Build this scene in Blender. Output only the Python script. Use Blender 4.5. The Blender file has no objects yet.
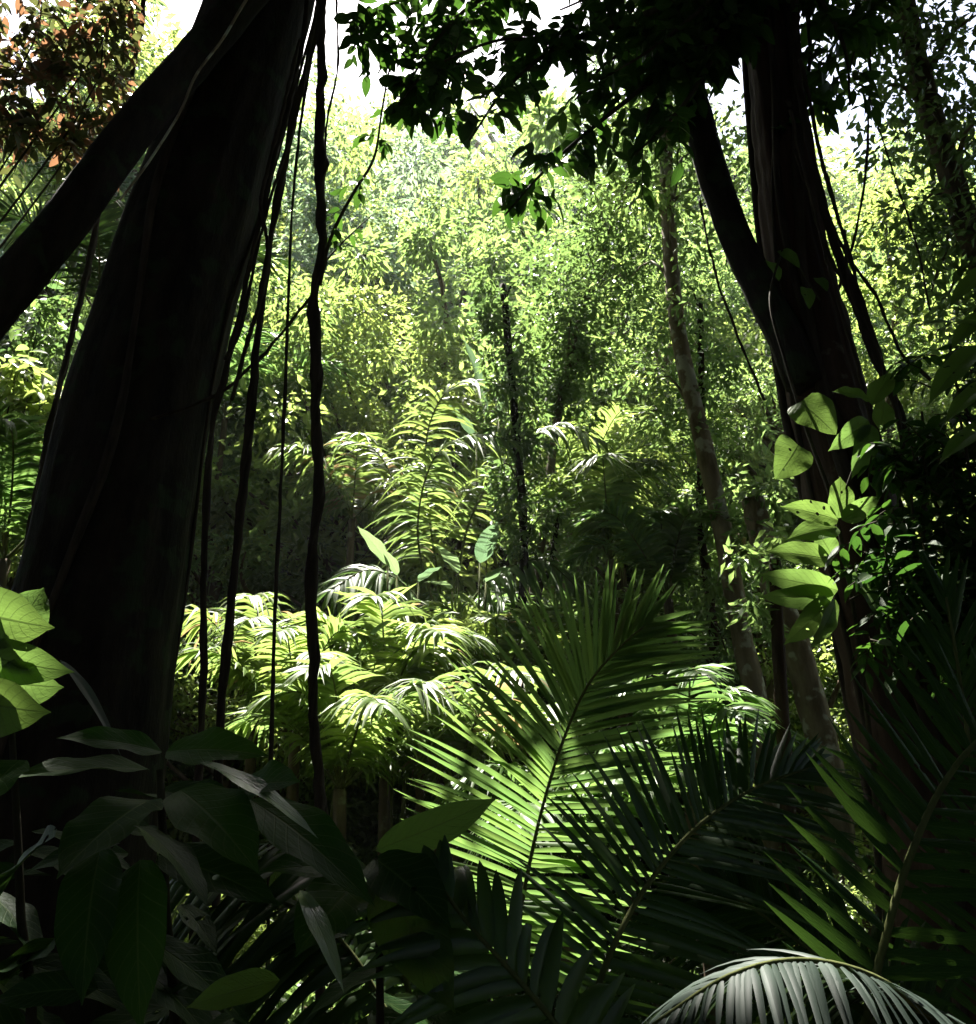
import bpy, math, random
import numpy as np
from mathutils import Vector, noise

# ------------------------------------------------------------------ camera, sky, sun, exposure
W, H, F = 976, 1024, 900.0
PITCH = math.radians(24)
CAM = np.array([0.0, 0.0, 1.6])
scene = bpy.context.scene
C = scene.collection
cam_d = bpy.data.cameras.new("camera")
cam = bpy.data.objects.new("camera", cam_d)
C.objects.link(cam)
cam.location = CAM
cam.rotation_euler = (math.pi / 2 + PITCH, 0, 0)
cam_d.sensor_fit = 'VERTICAL'
cam_d.sensor_height = 24
cam_d.lens = 24 * F / H
cam_d.clip_start = 0.05
cam_d.clip_end = 1500
scene.camera = cam

SUN_EL, SUN_AZ = math.radians(68.5), math.radians(-22)      # azimuth from +Y, negative to the left
world = bpy.data.worlds.new("World")
scene.world = world
world.use_nodes = True
nt = world.node_tree
nt.nodes.clear()
sky = nt.nodes.new('ShaderNodeTexSky')
sky.sky_type = 'NISHITA'
sky.sun_disc = False
sky.sun_elevation = SUN_EL
sky.sun_rotation = SUN_AZ
sky.dust_density = 3.0
sky.air_density = 1.0
sky.ozone_density = 1.0
bg = nt.nodes.new('ShaderNodeBackground')
bg.inputs[1].default_value = 0.055
wo = nt.nodes.new('ShaderNodeOutputWorld')
nt.links.new(sky.outputs[0], bg.inputs[0])
nt.links.new(bg.outputs[0], wo.inputs[0])
sun_d = bpy.data.lights.new("sun", 'SUN')
sun_d.energy = 5.0
sun_d.angle = math.radians(0.53)
sun_d.color = (1.0, 0.95, 0.86)
sun = bpy.data.objects.new("sun", sun_d)
C.objects.link(sun)
sd = Vector((math.sin(SUN_AZ) * math.cos(SUN_EL), math.cos(SUN_AZ) * math.cos(SUN_EL), math.sin(SUN_EL)))
sun.rotation_euler = sd.to_track_quat('Z', 'Y').to_euler()
sun.location = sd * 60
scene.view_settings.view_transform = 'Standard'
scene.view_settings.look = 'None'
scene.view_settings.exposure = 3.0
scene.view_settings.gamma = 1
scene.cycles.use_denoising = True
scene.cycles.max_bounces = 6
scene.cycles.diffuse_bounces = 4
scene.cycles.transmission_bounces = 4
scene.cycles.glossy_bounces = 2

rng = np.random.default_rng(7)
random.seed(7)

# ------------------------------------------------------------------ helpers
def at(px, py, Y):
    u, v = (px - W / 2) / F, (H / 2 - py) / F
    d = np.array([u, math.cos(PITCH) - v * math.sin(PITCH), math.sin(PITCH) + v * math.cos(PITCH)])
    return CAM + d * (Y / d[1])

def pxsize(px, py, Y):
    v = (H / 2 - py) / F
    return px / F * Y / (math.cos(PITCH) - v * math.sin(PITCH))

def ss(a, b, x):
    t = np.clip((x - a) / (b - a), 0, 1)
    return t * t * (3 - 2 * t)

def ground_z(x, y):
    return 1.0 * ss(9, 20, y) + 15 * ss(18, 75, y) + 0.25 * np.sin(x * .35 + 1) * np.cos(y * .27) * ss(3, 9, np.hypot(x, y))

def nrm(a):
    return a / np.maximum(np.linalg.norm(a, axis=-1, keepdims=True), 1e-9)

class MB:
    """collects vertices, faces, per-face random value, uv and material index"""
    def __init__(self):
        self.V = []; self.F = []; self.n = 0
    def add(self, V, faces, rnd=0.5, uv=None, mat=0):
        V = np.asarray(V, float).reshape(-1, 3)
        if uv is None: uv = np.zeros((len(V), 2))
        self.V.append((V, uv))
        for f in faces:
            f = np.asarray(f, int)
            r = np.broadcast_to(rnd, (len(f),)) if np.ndim(rnd) == 0 or len(rnd) == len(f) else np.repeat(rnd, len(f) // len(rnd))
            self.F.append((f + self.n, r, mat))
        self.n += len(V)
    def build(self, name, mats, parent=None, smooth=True):
        V = np.concatenate([a for a, _ in self.V]); UV = np.concatenate([b for _, b in self.V])
        sizes = np.concatenate([np.full(len(f), f.shape[1]) for f, _, _ in self.F])
        loops = np.concatenate([f.ravel() for f, _, _ in self.F])
        rnd = np.concatenate([r for _, r, _ in self.F]); mi = np.concatenate([np.full(len(f), m) for f, _, m in self.F])
        me = bpy.data.meshes.new(name)
        me.vertices.add(len(V)); me.vertices.foreach_set('co', V.astype(np.float32).ravel())
        me.loops.add(len(loops)); me.loops.foreach_set('vertex_index', loops.astype(np.int32))
        me.polygons.add(len(sizes))
        me.polygons.foreach_set('loop_start', np.concatenate([[0], np.cumsum(sizes)[:-1]]).astype(np.int32))
        me.polygons.foreach_set('loop_total', sizes.astype(np.int32))
        me.polygons.foreach_set('material_index', mi.astype(np.int32))
        me.polygons.foreach_set('use_smooth', np.full(len(sizes), smooth))
        at_ = me.attributes.new('rnd', 'FLOAT', 'FACE'); at_.data.foreach_set('value', rnd.astype(np.float32))
        uvl = me.uv_layers.new(name='UVMap'); uvl.data.foreach_set('uv', UV[loops].astype(np.float32).ravel())
        me.update(calc_edges=True)
        for m in (mats if isinstance(mats, (list, tuple)) else [mats]): me.materials.append(m)
        o = bpy.data.objects.new(name, me)
        C.objects.link(o)
        if parent is not None: o.parent = parent
        return o

def thing(name, label, cat, group=None, loc=(0, 0, 0)):
    o = bpy.data.objects.new(name, None); C.objects.link(o)
    o.location = loc; o.empty_display_size = .3
    o['label'] = label; o['category'] = cat
    if group: o['group'] = group
    return o

def tag(o, label, cat, group=None):
    o['label'] = label; o['category'] = cat
    if group: o['group'] = group
    return o

def local(mb, root):            # parts of a root that is not at the origin: shift vertices
    loc = np.array(root.location)
    mb.V = [(v - loc, u) for v, u in mb.V]
    return mb

def smooth_path(P, n, closed=False):
    P = np.asarray(P, float); m = len(P)
    if m == 2: return P[0] + (P[1] - P[0]) * np.linspace(0, 1, n)[:, None]
    Q = np.vstack([2 * P[0] - P[1], P, 2 * P[-1] - P[-2]])
    seg = np.linalg.norm(np.diff(P, axis=0), axis=1); cum = np.concatenate([[0], np.cumsum(seg)])
    s = np.linspace(0, cum[-1], n)
    i = np.clip(np.searchsorted(cum, s, side='right') - 1, 0, m - 2)
    t = ((s - cum[i]) / np.maximum(seg[i], 1e-9))[:, None]
    p0, p1, p2, p3 = Q[i], Q[i + 1], Q[i + 2], Q[i + 3]
    return .5 * ((2 * p1) + (-p0 + p2) * t + (2 * p0 - 5 * p1 + 4 * p2 - p3) * t ** 2 + (-p0 + 3 * p1 - 3 * p2 + p3) * t ** 3)

def frames(P):
    T = nrm(np.gradient(P, axis=0))
    n0 = np.cross(T[0], [0, 0, 1.0])
    if np.linalg.norm(n0) < .1: n0 = np.cross(T[0], [1.0, 0, 0])
    N = np.zeros_like(P); N[0] = n0 / np.linalg.norm(n0)
    for k in range(1, len(P)):
        v = N[k - 1] - T[k] * np.dot(N[k - 1], T[k]); N[k] = v / max(np.linalg.norm(v), 1e-9)
    return T, N, np.cross(T, N)

def tube(mb, P, R, sides=8, rough=0.0, ridges=0, mat=0, flare=0.0, seed=0, twist=0.0, rnd=.5):
    """P: smoothed path, R: radius per point or (r0, r1)"""
    P = np.asarray(P, float); n = len(P)
    R = np.linspace(R[0], R[1], n) if len(R) == 2 and n != 2 else np.asarray(R, float)
    T, N, B = frames(P)
    th = np.linspace(0, 2 * np.pi, sides, endpoint=False)
    cum = np.concatenate([[0], np.cumsum(np.linalg.norm(np.diff(P, axis=0), axis=1))])
    rr = np.ones((n, sides)) * R[:, None]
    if ridges:
        a = th[None] + twist * cum[:, None]
        m = .5 * np.sin(ridges * a + 1.3 * np.sin(.8 * cum[:, None] + seed)) + .35 * np.sin((ridges * 2 + 1) * a + 2 * np.sin(.5 * cum[:, None]))
        rr *= 1 + rough * m
        if flare:
            rr *= 1 + flare * np.exp(-cum[:, None] / .9) * (1 + .5 * np.sin(5 * th[None] + seed))
    V = P[:, None] + rr[..., None] * (np.cos(th)[None, :, None] * N[:, None] + np.sin(th)[None, :, None] * B[:, None])
    if rough and not (ridges and sides < 12):
        V = V.reshape(-1, 3)
        r_ = np.repeat(R, sides)
        for i in range(len(V)):
            q = Vector(V[i]) * (1.2 / max(r_[i], .02)) * .5
            q.x += seed * 3.1
            V[i] += (V[i] - P[i // sides]) / max(r_[i], 1e-6) * r_[i] * rough * 1.2 * noise.noise(q)
        V = V.reshape(n, sides, 3)
    i, j = np.meshgrid(np.arange(n - 1), np.arange(sides), indexing='ij')
    a = i * sides + j; b = i * sides + (j + 1) % sides
    uv = np.stack(np.broadcast_arrays((np.arange(sides) / sides)[None] * 1.0, cum[:, None]), -1).reshape(-1, 2)
    Vf = V.reshape(-1, 3)
    caps = [np.arange(sides)[None, ::-1], (np.arange(sides) + (n - 1) * sides)[None]]
    mb.add(Vf, [np.stack([a, b, b + sides, a + sides], -1).reshape(-1, 4)] + caps, rnd=rnd, uv=uv, mat=mat)

def template(nt_, ns, prof, curl=.12, fold=.25, wave=0.0):
    """leaf blade: x along (0..1), y across (-.5..+.5 times width), z lift; returns verts (x,y,zw,zl), quads, uv"""
    t = np.linspace(0, 1, nt_ + 1); s = np.linspace(-1, 1, ns + 1)
    T, S = np.meshgrid(t, s, indexing='ij')
    w = prof(T)
    y = S * .5 * w
    zw = fold * np.abs(S) * w * .5 + wave * np.sin(T * 14 + S * 1.5) * np.abs(S) ** 2 * w
    zl = -curl * T ** 2 * 1.0
    i, j = np.meshgrid(np.arange(nt_), np.arange(ns), indexing='ij')
    a = i * (ns + 1) + j
    q = np.stack([a, a + ns + 1, a + ns + 2, a + 1], -1).reshape(-1, 4)
    return (T.ravel(), y.ravel(), zw.ravel(), zl.ravel()), q, np.stack([T.ravel(), (S.ravel() + 1) / 2], -1)

oval = lambda t: np.sin(np.pi * np.clip(t, 0, 1) ** .85) ** .8 * (1 - .15 * t) + .02
drip = lambda t: np.where(t < .85, np.sin(np.pi * np.clip(t / .97, 0, 1) ** .8) ** .75, .0) + np.where(t >= .85, .42 * ((1.0 - t) / .15) ** 1.5, 0) + .01
heart = lambda t: np.clip(np.sin(np.pi * np.clip(t * .93 + .07, 0, 1) ** .62), 0, 1) ** .75 + .01
KITE = (np.array([0, .42, 1, .42]), np.array([0, -.5, 0, .5]), np.array([0, .12, 0, .12]), np.array([0, -.02, -.12, -.02])), np.array([[0, 1, 2], [0, 2, 3]]), np.array([[0, .5], [.42, 0], [1, .5], [.42, 1]])
HEX = (np.array([0, .25, .65, 1, .65, .25]), np.array([0, -.42, -.42, 0, .42, .42]), np.array([0, .1, .1, 0, .1, .1]), np.array([0, -.01, -.08, -.2, -.08, -.01])), np.array([[0, 1, 2, 3], [0, 3, 4, 5]]), np.array([[0, .5], [.25, 0], [.65, 0], [1, .5], [.65, 1], [.25, 1]])
MED = template(5, 2, oval, .22, .3)
BIG = template(16, 8, drip, .2, .22, .06)
HEARTT = template(12, 8, heart, .18, .12, .03)

def leaves(mb, P, D, N, L, Wd, tpl=KITE, mat=0, rnd=None):
    """vectorised leaf blades: base P, direction D, upper side N"""
    (tx, ty, tw, tl), fc, uv = tpl
    P = np.atleast_2d(P); D = nrm(np.atleast_2d(D)); n = len(P)
    S = nrm(np.cross(N, D)); N2 = np.cross(D, S)
    L = np.broadcast_to(L, (n,)); Wd = np.broadcast_to(Wd, (n,))
    V = (P[:, None] + (D * L[:, None])[:, None] * tx[None, :, None] + (S * Wd[:, None])[:, None] * ty[None, :, None]
         + N2[:, None] * (tw[None] * Wd[:, None] + tl[None] * L[:, None])[..., None])
    k = len(tx)
    Fc = (fc[None] + (np.arange(n) * k)[:, None, None]).reshape(-1, fc.shape[1])
    if rnd is None: rnd = rng.random(n)
    mb.add(V.reshape(-1, 3), [Fc], rnd=np.repeat(rnd, len(fc)), uv=np.tile(uv, (n, 1)), mat=mat)

def rand_dir(n, r=None):
    r = r or rng
    v = r.normal(size=(n, 3)); return nrm(v)

def frond(mb, pts, n, Lm, wid, face, a0=78, a1=28, droop=.25, lift=.15, s0=.12, rr=(.012, .003), jitter=.05, mat=(0, 1), seg=5, gap=None, tipw=.15, lprof=None, bend=0.0):
    """pinnate palm frond: midrib tube and two rows of leaflets"""
    P = smooth_path(pts, 60)
    rib = MB(); tube(rib, P[::2], rr, 6)
    T = nrm(np.gradient(P, axis=0))
    for side in (-1, 1):
        s = np.linspace(s0, .995, n) + rng.normal(size=n) * .002
        if gap is not None:
            s = s[[not (gap[0] < v < gap[1]) for v in s]]
        s = s[rng.random(len(s)) > .035]
        m = len(s)
        idx = np.clip(s, 0, 1) * 59; i0 = np.minimum(idx.astype(int), 58); f = (idx - i0)[:, None]
        p = P[i0] * (1 - f) + P[i0 + 1] * f; t = T[i0]
        Nf = np.broadcast_to(np.asarray(face, float), t.shape); Sd = nrm(np.cross(t, Nf)) * side; Nn = nrm(np.cross(Sd, t) * side)
        u = (s - s0) / (1 - s0)
        ang = np.radians(a0 + (a1 - a0) * u ** 1.3) + rng.normal(size=m) * jitter
        prof = lprof(u) if lprof else np.sin(np.pi * (.17 + .78 * u)) ** .55
        L = Lm * prof * (1 + rng.normal(size=m) * jitter) * np.where(rng.random(m) < .06, rng.uniform(.55, .85, m), 1)
        d = nrm(np.cos(ang)[:, None] * t + np.sin(ang)[:, None] * Sd + (lift + rng.normal(size=m) * jitter * 1.3)[:, None] * Nn)
        tt = np.linspace(0, 1, seg + 1)
        w = wid * np.where(tt < .15, .55 + 3 * tt, 1 - (np.maximum(tt - .15, 0) / .85) ** 2.2 * (1 - tipw * .2)) * (tt < 1) + wid * .04
        dr = droop * (1 + rng.normal(size=m) * .25) + np.where(rng.random(m) < .06, .25, 0) + rng.normal(size=m) * .03
        cen = p[:, None] + d[:, None] * (L[:, None] * tt[None])[..., None]
        cen[..., 2] -= (dr * L)[:, None] * tt[None] ** 2
        cen += t[:, None] * (bend * L[:, None] * tt[None] ** 2)[..., None]
        across = nrm(np.cross(d, Nn)); rollr = rng.normal(size=m)[:, None] * .36
        across = nrm(across + Nn * rollr)
        up = nrm(np.cross(across, d))
        Lf = cen - across[:, None] * (w[None, :, None] * .5) - up[:, None] * (w[None, :, None] * .16)
        Rt = cen + across[:, None] * (w[None, :, None] * .5) - up[:, None] * (w[None, :, None] * .16)
        V = np.stack([Lf, cen, Rt], 2)                                  # m, seg+1, 3, 3
        k = (seg + 1) * 3
        i, j = np.meshgrid(np.arange(seg), np.arange(2), indexing='ij')
        a = (i * 3 + j).ravel(); q = np.stack([a, a + 3, a + 4, a + 1], -1)
        Fc = (q[None] + (np.arange(m) * k)[:, None, None]).reshape(-1, 4)
        uv = np.stack(np.broadcast_arrays(tt[:, None], np.array([0, .5, 1])[None]), -1).reshape(-1, 2)
        mb.add(V.reshape(-1, 3), [Fc], rnd=np.repeat(rng.random(m), len(q)), uv=np.tile(uv, (m, 1)), mat=mat[0])
    return rib

# ------------------------------------------------------------------ materials
def mat_new(name):
    m = bpy.data.materials.new(name); m.use_nodes = True
    n = m.node_tree; n.nodes.clear()
    return m, n, n.nodes.new('ShaderNodeOutputMaterial')

def leaf_mat(name, dark, light, trans, tf=.5, rough=.42, spec=.5, veins=0.0, old=None, old_at=.97, holes=False):
    m, n, out = mat_new(name); N = n.nodes.new; lk = n.links.new
    a = N('ShaderNodeAttribute'); a.attribute_name = 'rnd'
    oi = N('ShaderNodeObjectInfo')
    tc = N('ShaderNodeTexCoord')
    no = N('ShaderNodeTexNoise'); no.inputs['Scale'].default_value = 1.3; lk(tc.outputs['Object'], no.inputs['Vector'])
    s1 = N('ShaderNodeMath'); s1.operation = 'MULTIPLY_ADD'; lk(a.outputs['Fac'], s1.inputs[0]); s1.inputs[1].default_value = .6
    lk(no.outputs['Fac'], s1.inputs[2])
    s2 = N('ShaderNodeMath'); s2.operation = 'MULTIPLY_ADD'; lk(oi.outputs['Random'], s2.inputs[0]); s2.inputs[1].default_value = .3; lk(s1.outputs[0], s2.inputs[2])
    mr = N('ShaderNodeMapRange'); mr.inputs['From Min'].default_value = .45; mr.inputs['From Max'].default_value = 1.25; lk(s2.outputs[0], mr.inputs['Value'])
    mx = N('ShaderNodeMix'); mx.data_type = 'RGBA'; lk(mr.outputs[0], mx.inputs['Factor'])
    mx.inputs['A'].default_value = (*dark, 1); mx.inputs['B'].default_value = (*light, 1)
    col = mx.outputs['Result']
    tm = N('ShaderNodeMix'); tm.data_type = 'RGBA'; lk(mr.outputs[0], tm.inputs['Factor'])
    tm.inputs['A'].default_value = (trans[0] * .5, trans[1] * .62, trans[2] * .8, 1); tm.inputs['B'].default_value = (*trans, 1)
    tcol = tm.outputs['Result']
    if old:
        gt = N('ShaderNodeMath'); gt.operation = 'GREATER_THAN'; lk(a.outputs['Fac'], gt.inputs[0]); gt.inputs[1].default_value = old_at
        for k, src in enumerate((col, tcol)):
            mo = N('ShaderNodeMix'); mo.data_type = 'RGBA'; lk(gt.outputs[0], mo.inputs['Factor']); lk(src, mo.inputs['A'])
            mo.inputs['B'].default_value = (*[c * (1 + k * 1.2) for c in old], 1)
            if k == 0: col = mo.outputs['Result']
            else: tcol = mo.outputs['Result']
    bump = None
    if veins:
        uv = N('ShaderNodeSeparateXYZ'); lk(tc.outputs['UV'], uv.inputs[0])
        ab = N('ShaderNodeMath'); ab.operation = 'SUBTRACT'; lk(uv.outputs['Y'], ab.inputs[0]); ab.inputs[1].default_value = .5
        ab2 = N('ShaderNodeMath'); ab2.operation = 'ABSOLUTE'; lk(ab.outputs[0], ab2.inputs[0])
        # side veins: sin((t - |s|*.5) * k)
        v1 = N('ShaderNodeMath'); v1.operation = 'MULTIPLY_ADD'; lk(ab2.outputs[0], v1.inputs[0]); v1.inputs[1].default_value = -.45; lk(uv.outputs['X'], v1.inputs[2])
        v2 = N('ShaderNodeMath'); v2.operation = 'MULTIPLY'; lk(v1.outputs[0], v2.inputs[0]); v2.inputs[1].default_value = 62
        v3 = N('ShaderNodeMath'); v3.operation = 'SINE'; lk(v2.outputs[0], v3.inputs[0])
        v4 = N('ShaderNodeMapRange'); v4.inputs['From Min'].default_value = .86; v4.inputs['From Max'].default_value = 1; lk(v3.outputs[0], v4.inputs['Value'])
        mid = N('ShaderNodeMapRange'); mid.inputs['From Min'].default_value = .028; mid.inputs['From Max'].default_value = .008; lk(ab2.outputs[0], mid.inputs['Value'])
        vm = N('ShaderNodeMath'); vm.operation = 'MAXIMUM'; lk(mid.outputs[0], vm.inputs[0])
        v5 = N('ShaderNodeMath'); v5.operation = 'MULTIPLY'; lk(v4.outputs[0], v5.inputs[0]); v5.inputs[1].default_value = .5; lk(v5.outputs[0], vm.inputs[1])
        fac = N('ShaderNodeMath'); fac.operation = 'MULTIPLY'; lk(vm.outputs[0], fac.inputs[0]); fac.inputs[1].default_value = veins
        for k, src in enumerate((col, tcol)):
            mv = N('ShaderNodeMix'); mv.data_type = 'RGBA'; lk(fac.outputs[0], mv.inputs['Factor']); lk(src, mv.inputs['A'])
            mv.inputs['B'].default_value = (.12, .17, .05, 1) if k == 0 else (.03, .05, .01, 1)
            if k == 0: col = mv.outputs['Result']
            else: tcol = mv.outputs['Result']
        no2 = N('ShaderNodeTexNoise'); no2.inputs['Scale'].default_value = 14; lk(tc.outputs['UV'], no2.inputs['Vector'])
        ad = N('ShaderNodeMath'); ad.operation = 'MULTIPLY_ADD'; lk(vm.outputs[0], ad.inputs[0]); ad.inputs[1].default_value = -.7; lk(no2.outputs['Fac'], ad.inputs[2])
        bp = N('ShaderNodeBump'); bp.inputs['Strength'].default_value = .35; bp.inputs['Distance'].default_value = .004; lk(ad.outputs[0], bp.inputs['Height'])
        bump = bp.outputs[0]
    p = N('ShaderNodeBsdfPrincipled'); lk(col, p.inputs['Base Color']); p.inputs['Roughness'].default_value = rough
    p.inputs['Specular IOR Level'].default_value = spec
    tr = N('ShaderNodeBsdfTranslucent'); lk(tcol, tr.inputs['Color'])
    if bump: lk(bump, p.inputs['Normal']); lk(bump, tr.inputs['Normal'])
    mi = N('ShaderNodeMixShader'); mi.inputs[0].default_value = tf
    lk(p.outputs[0], mi.inputs[1]); lk(tr.outputs[0], mi.inputs[2])
    if holes:                                     # insect holes: small round gaps of the blade
        vo = N('ShaderNodeTexVoronoi'); vo.inputs['Scale'].default_value = 26; lk(tc.outputs['Object'], vo.inputs['Vector'])
        vo2 = N('ShaderNodeTexNoise'); vo2.inputs['Scale'].default_value = 7; lk(tc.outputs['Object'], vo2.inputs['Vector'])
        h1 = N('ShaderNodeMath'); h1.operation = 'LESS_THAN'; lk(vo.outputs['Distance'], h1.inputs[0]); h1.inputs[1].default_value = .24
        h2 = N('ShaderNodeMath'); h2.operation = 'GREATER_THAN'; lk(vo2.outputs['Fac'], h2.inputs[0]); h2.inputs[1].default_value = .58
        h3 = N('ShaderNodeMath'); h3.operation = 'MULTIPLY'; lk(h1.outputs[0], h3.inputs[0]); lk(h2.outputs[0], h3.inputs[1])
        tb_ = N('ShaderNodeBsdfTransparent'); m2 = N('ShaderNodeMixShader'); lk(h3.outputs[0], m2.inputs[0]); lk(mi.outputs[0], m2.inputs[1]); lk(tb_.outputs[0], m2.inputs[2])
        lk(m2.outputs[0], out.inputs[0])
    else:
        lk(mi.outputs[0], out.inputs[0])
    return m

def bark_mat(name, dark, light, lichen=None, scale=9, stretch=.18, bump=.5, lichen_at=.6, dist=.03):
    m, n, out = mat_new(name); N = n.nodes.new; lk = n.links.new
    tc = N('ShaderNodeTexCoord'); mp = N('ShaderNodeMapping'); mp.inputs['Scale'].default_value = (1, 1, stretch); lk(tc.outputs['Object'], mp.inputs[0])
    no = N('ShaderNodeTexNoise'); no.inputs['Scale'].default_value = scale; no.inputs['Detail'].default_value = 8; no.inputs['Roughness'].default_value = .65; lk(mp.outputs[0], no.inputs['Vector'])
    cr = N('ShaderNodeValToRGB'); cr.color_ramp.elements[0].position = .36; cr.color_ramp.elements[1].position = .68
    cr.color_ramp.elements[0].color = (*dark, 1); cr.color_ramp.elements[1].color = (*light, 1); lk(no.outputs['Fac'], cr.inputs[0])
    col = cr.outputs[0]
    if lichen:
        n2 = N('ShaderNodeTexNoise'); n2.inputs['Scale'].default_value = 5; n2.inputs['Detail'].default_value = 6; lk(tc.outputs['Object'], n2.inputs['Vector'])
        mr = N('ShaderNodeMapRange'); mr.inputs['From Min'].default_value = lichen_at; mr.inputs['From Max'].default_value = lichen_at + .06; lk(n2.outputs['Fac'], mr.inputs['Value'])
        mx = N('ShaderNodeMix'); mx.data_type = 'RGBA'; lk(mr.outputs[0], mx.inputs['Factor']); lk(col, mx.inputs['A']); mx.inputs['B'].default_value = (*lichen, 1)
        col = mx.outputs['Result']
    p = N('ShaderNodeBsdfPrincipled'); p.inputs['Roughness'].default_value = .85; p.inputs['Specular IOR Level'].default_value = .08; lk(col, p.inputs['Base Color'])
    b = N('ShaderNodeBump'); b.inputs['Strength'].default_value = bump; b.inputs['Distance'].default_value = dist; lk(no.outputs['Fac'], b.inputs['Height']); lk(b.outputs[0], p.inputs['Normal'])
    lk(p.outputs[0], out.inputs[0])
    return m

M = {}
# canopy foliage of different kinds
M['yellow'] = leaf_mat('foliage_yellow_green', (.055, .10, .025), (.12, .165, .04), (.33, .42, .09), .55)
M['fresh'] = leaf_mat('foliage_fresh_green', (.04, .08, .024), (.09, .145, .045), (.25, .36, .09), .52)
M['deep'] = leaf_mat('foliage_deep_green', (.028, .055, .018), (.06, .10, .034), (.16, .25, .06), .48)
M['blue'] = leaf_mat('foliage_cool_green', (.05, .085, .045), (.10, .145, .075), (.27, .36, .17), .52, rough=.35)
M['copper'] = leaf_mat('foliage_copper', (.03, .05, .012), (.07, .07, .02), (.12, .12, .03), .45, old=(.09, .045, .022), old_at=.72)
M['canopy'] = leaf_mat('foliage_canopy', (.02, .045, .012), (.04, .08, .02), (.07, .13, .02), .3)
M['glossy'] = leaf_mat('leaf_glossy_dark', (.011, .032, .008), (.022, .055, .011), (.07, .16, .018), .32, rough=.55, spec=.10, veins=.6)
M['bigleaf'] = leaf_mat('leaf_broad_green', (.03, .07, .014), (.06, .11, .02), (.13, .21, .04), .55, rough=.45, spec=.22, veins=.7, holes=True)
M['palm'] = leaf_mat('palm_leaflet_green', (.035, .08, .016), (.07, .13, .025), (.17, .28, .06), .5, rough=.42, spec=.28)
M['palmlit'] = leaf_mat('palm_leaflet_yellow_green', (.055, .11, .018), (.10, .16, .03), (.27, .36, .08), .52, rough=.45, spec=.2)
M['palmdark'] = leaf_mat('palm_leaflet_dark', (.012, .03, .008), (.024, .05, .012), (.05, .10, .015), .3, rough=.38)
M['black'] = leaf_mat('leaf_shade_darkened', (.008, .024, .006), (.015, .042, .009), (.035, .075, .010), .25, rough=.5, spec=.08, veins=.4, holes=True)  # shade put into the base colour of near fronds and shrub leaves
M['palmold'] = leaf_mat('palm_leaflet_mixed_green', (.05, .09, .03), (.12, .15, .05), (.24, .33, .07), .48, rough=.42, spec=.3, old=(.14, .10, .045), old_at=.93)
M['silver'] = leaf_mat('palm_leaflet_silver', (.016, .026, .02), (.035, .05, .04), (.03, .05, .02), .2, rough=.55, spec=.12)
M['pale'] = leaf_mat('leaf_pale_waxy', (.09, .15, .08), (.14, .2, .12), (.2, .3, .12), .35, rough=.22, spec=.9, veins=.3)
M['rachis'] = bark_mat('frond_midrib', (.05, .06, .02), (.10, .11, .04), None, 20, .3, .2)
M['bark'] = bark_mat('bark_dark', (.008, .006, .005), (.024, .018, .013), (.018, .024, .012), 7, .32, .8, .56, dist=.05)
M['barkred'] = bark_mat('bark_red_brown', (.02, .012, .009), (.06, .036, .026), (.10, .09, .07), 7, .12, .8, .68)
M['barkpale'] = bark_mat('bark_pale_lichen', (.10, .075, .05), (.24, .19, .14), (.34, .33, .28), 8, .3, .6, .55)
M['barkmid'] = bark_mat('bark_brown', (.05, .038, .026), (.13, .10, .07), (.16, .17, .12), 8, .25, .6, .6)
M['liana'] = bark_mat('liana_bark', (.018, .013, .010), (.05, .038, .028), None, 18, .15, .7)
M['twig'] = bark_mat('twig_bark', (.02, .016, .010), (.05, .045, .026), None, 20, .3, .3)

m, n, out = mat_new('forest_floor')
tc = n.nodes.new('ShaderNodeTexCoord'); no = n.nodes.new('ShaderNodeTexNoise'); no.inputs['Scale'].default_value = 1.8; no.inputs['Detail'].default_value = 10
n.links.new(tc.outputs['Object'], no.inputs['Vector'])
cr = n.nodes.new('ShaderNodeValToRGB'); cr.color_ramp.elements[0].color = (.02, .015, .009, 1); cr.color_ramp.elements[1].color = (.07, .055, .03, 1)
cr.color_ramp.elements[0].position = .35; cr.color_ramp.elements[1].position = .65
n.links.new(no.outputs['Fac'], cr.inputs[0])
p = n.nodes.new('ShaderNodeBsdfPrincipled'); p.inputs['Roughness'].default_value = .95; n.links.new(cr.outputs[0], p.inputs['Base Color'])
b = n.nodes.new('ShaderNodeBump'); b.inputs['Distance'].default_value = .08; n.links.new(no.outputs['Fac'], b.inputs['Height']); n.links.new(b.outputs[0], p.inputs['Normal'])
n.links.new(p.outputs[0], out.inputs[0])
M['ground'] = m

# ------------------------------------------------------------------ the setting
def build_ground():
    xs = np.concatenate([np.linspace(-400, -60, 12), np.linspace(-56, 56, 70), np.linspace(60, 400, 12)])
    ys = np.concatenate([np.linspace(-400, -60, 12), np.linspace(-56, 100, 90), np.linspace(110, 600, 14)])
    X, Y = np.meshgrid(xs, ys, indexing='ij'); Z = ground_z(X, Y)
    i, j = np.meshgrid(np.arange(len(xs) - 1), np.arange(len(ys) - 1), indexing='ij'); a = i * len(ys) + j
    mb = MB(); mb.add(np.stack([X, Y, Z], -1), [np.stack([a, a + len(ys), a + len(ys) + 1, a + 1], -1).reshape(-1, 4)])
    o = mb.build('ground', M['ground']); o['kind'] = 'structure'
build_ground()

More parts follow.
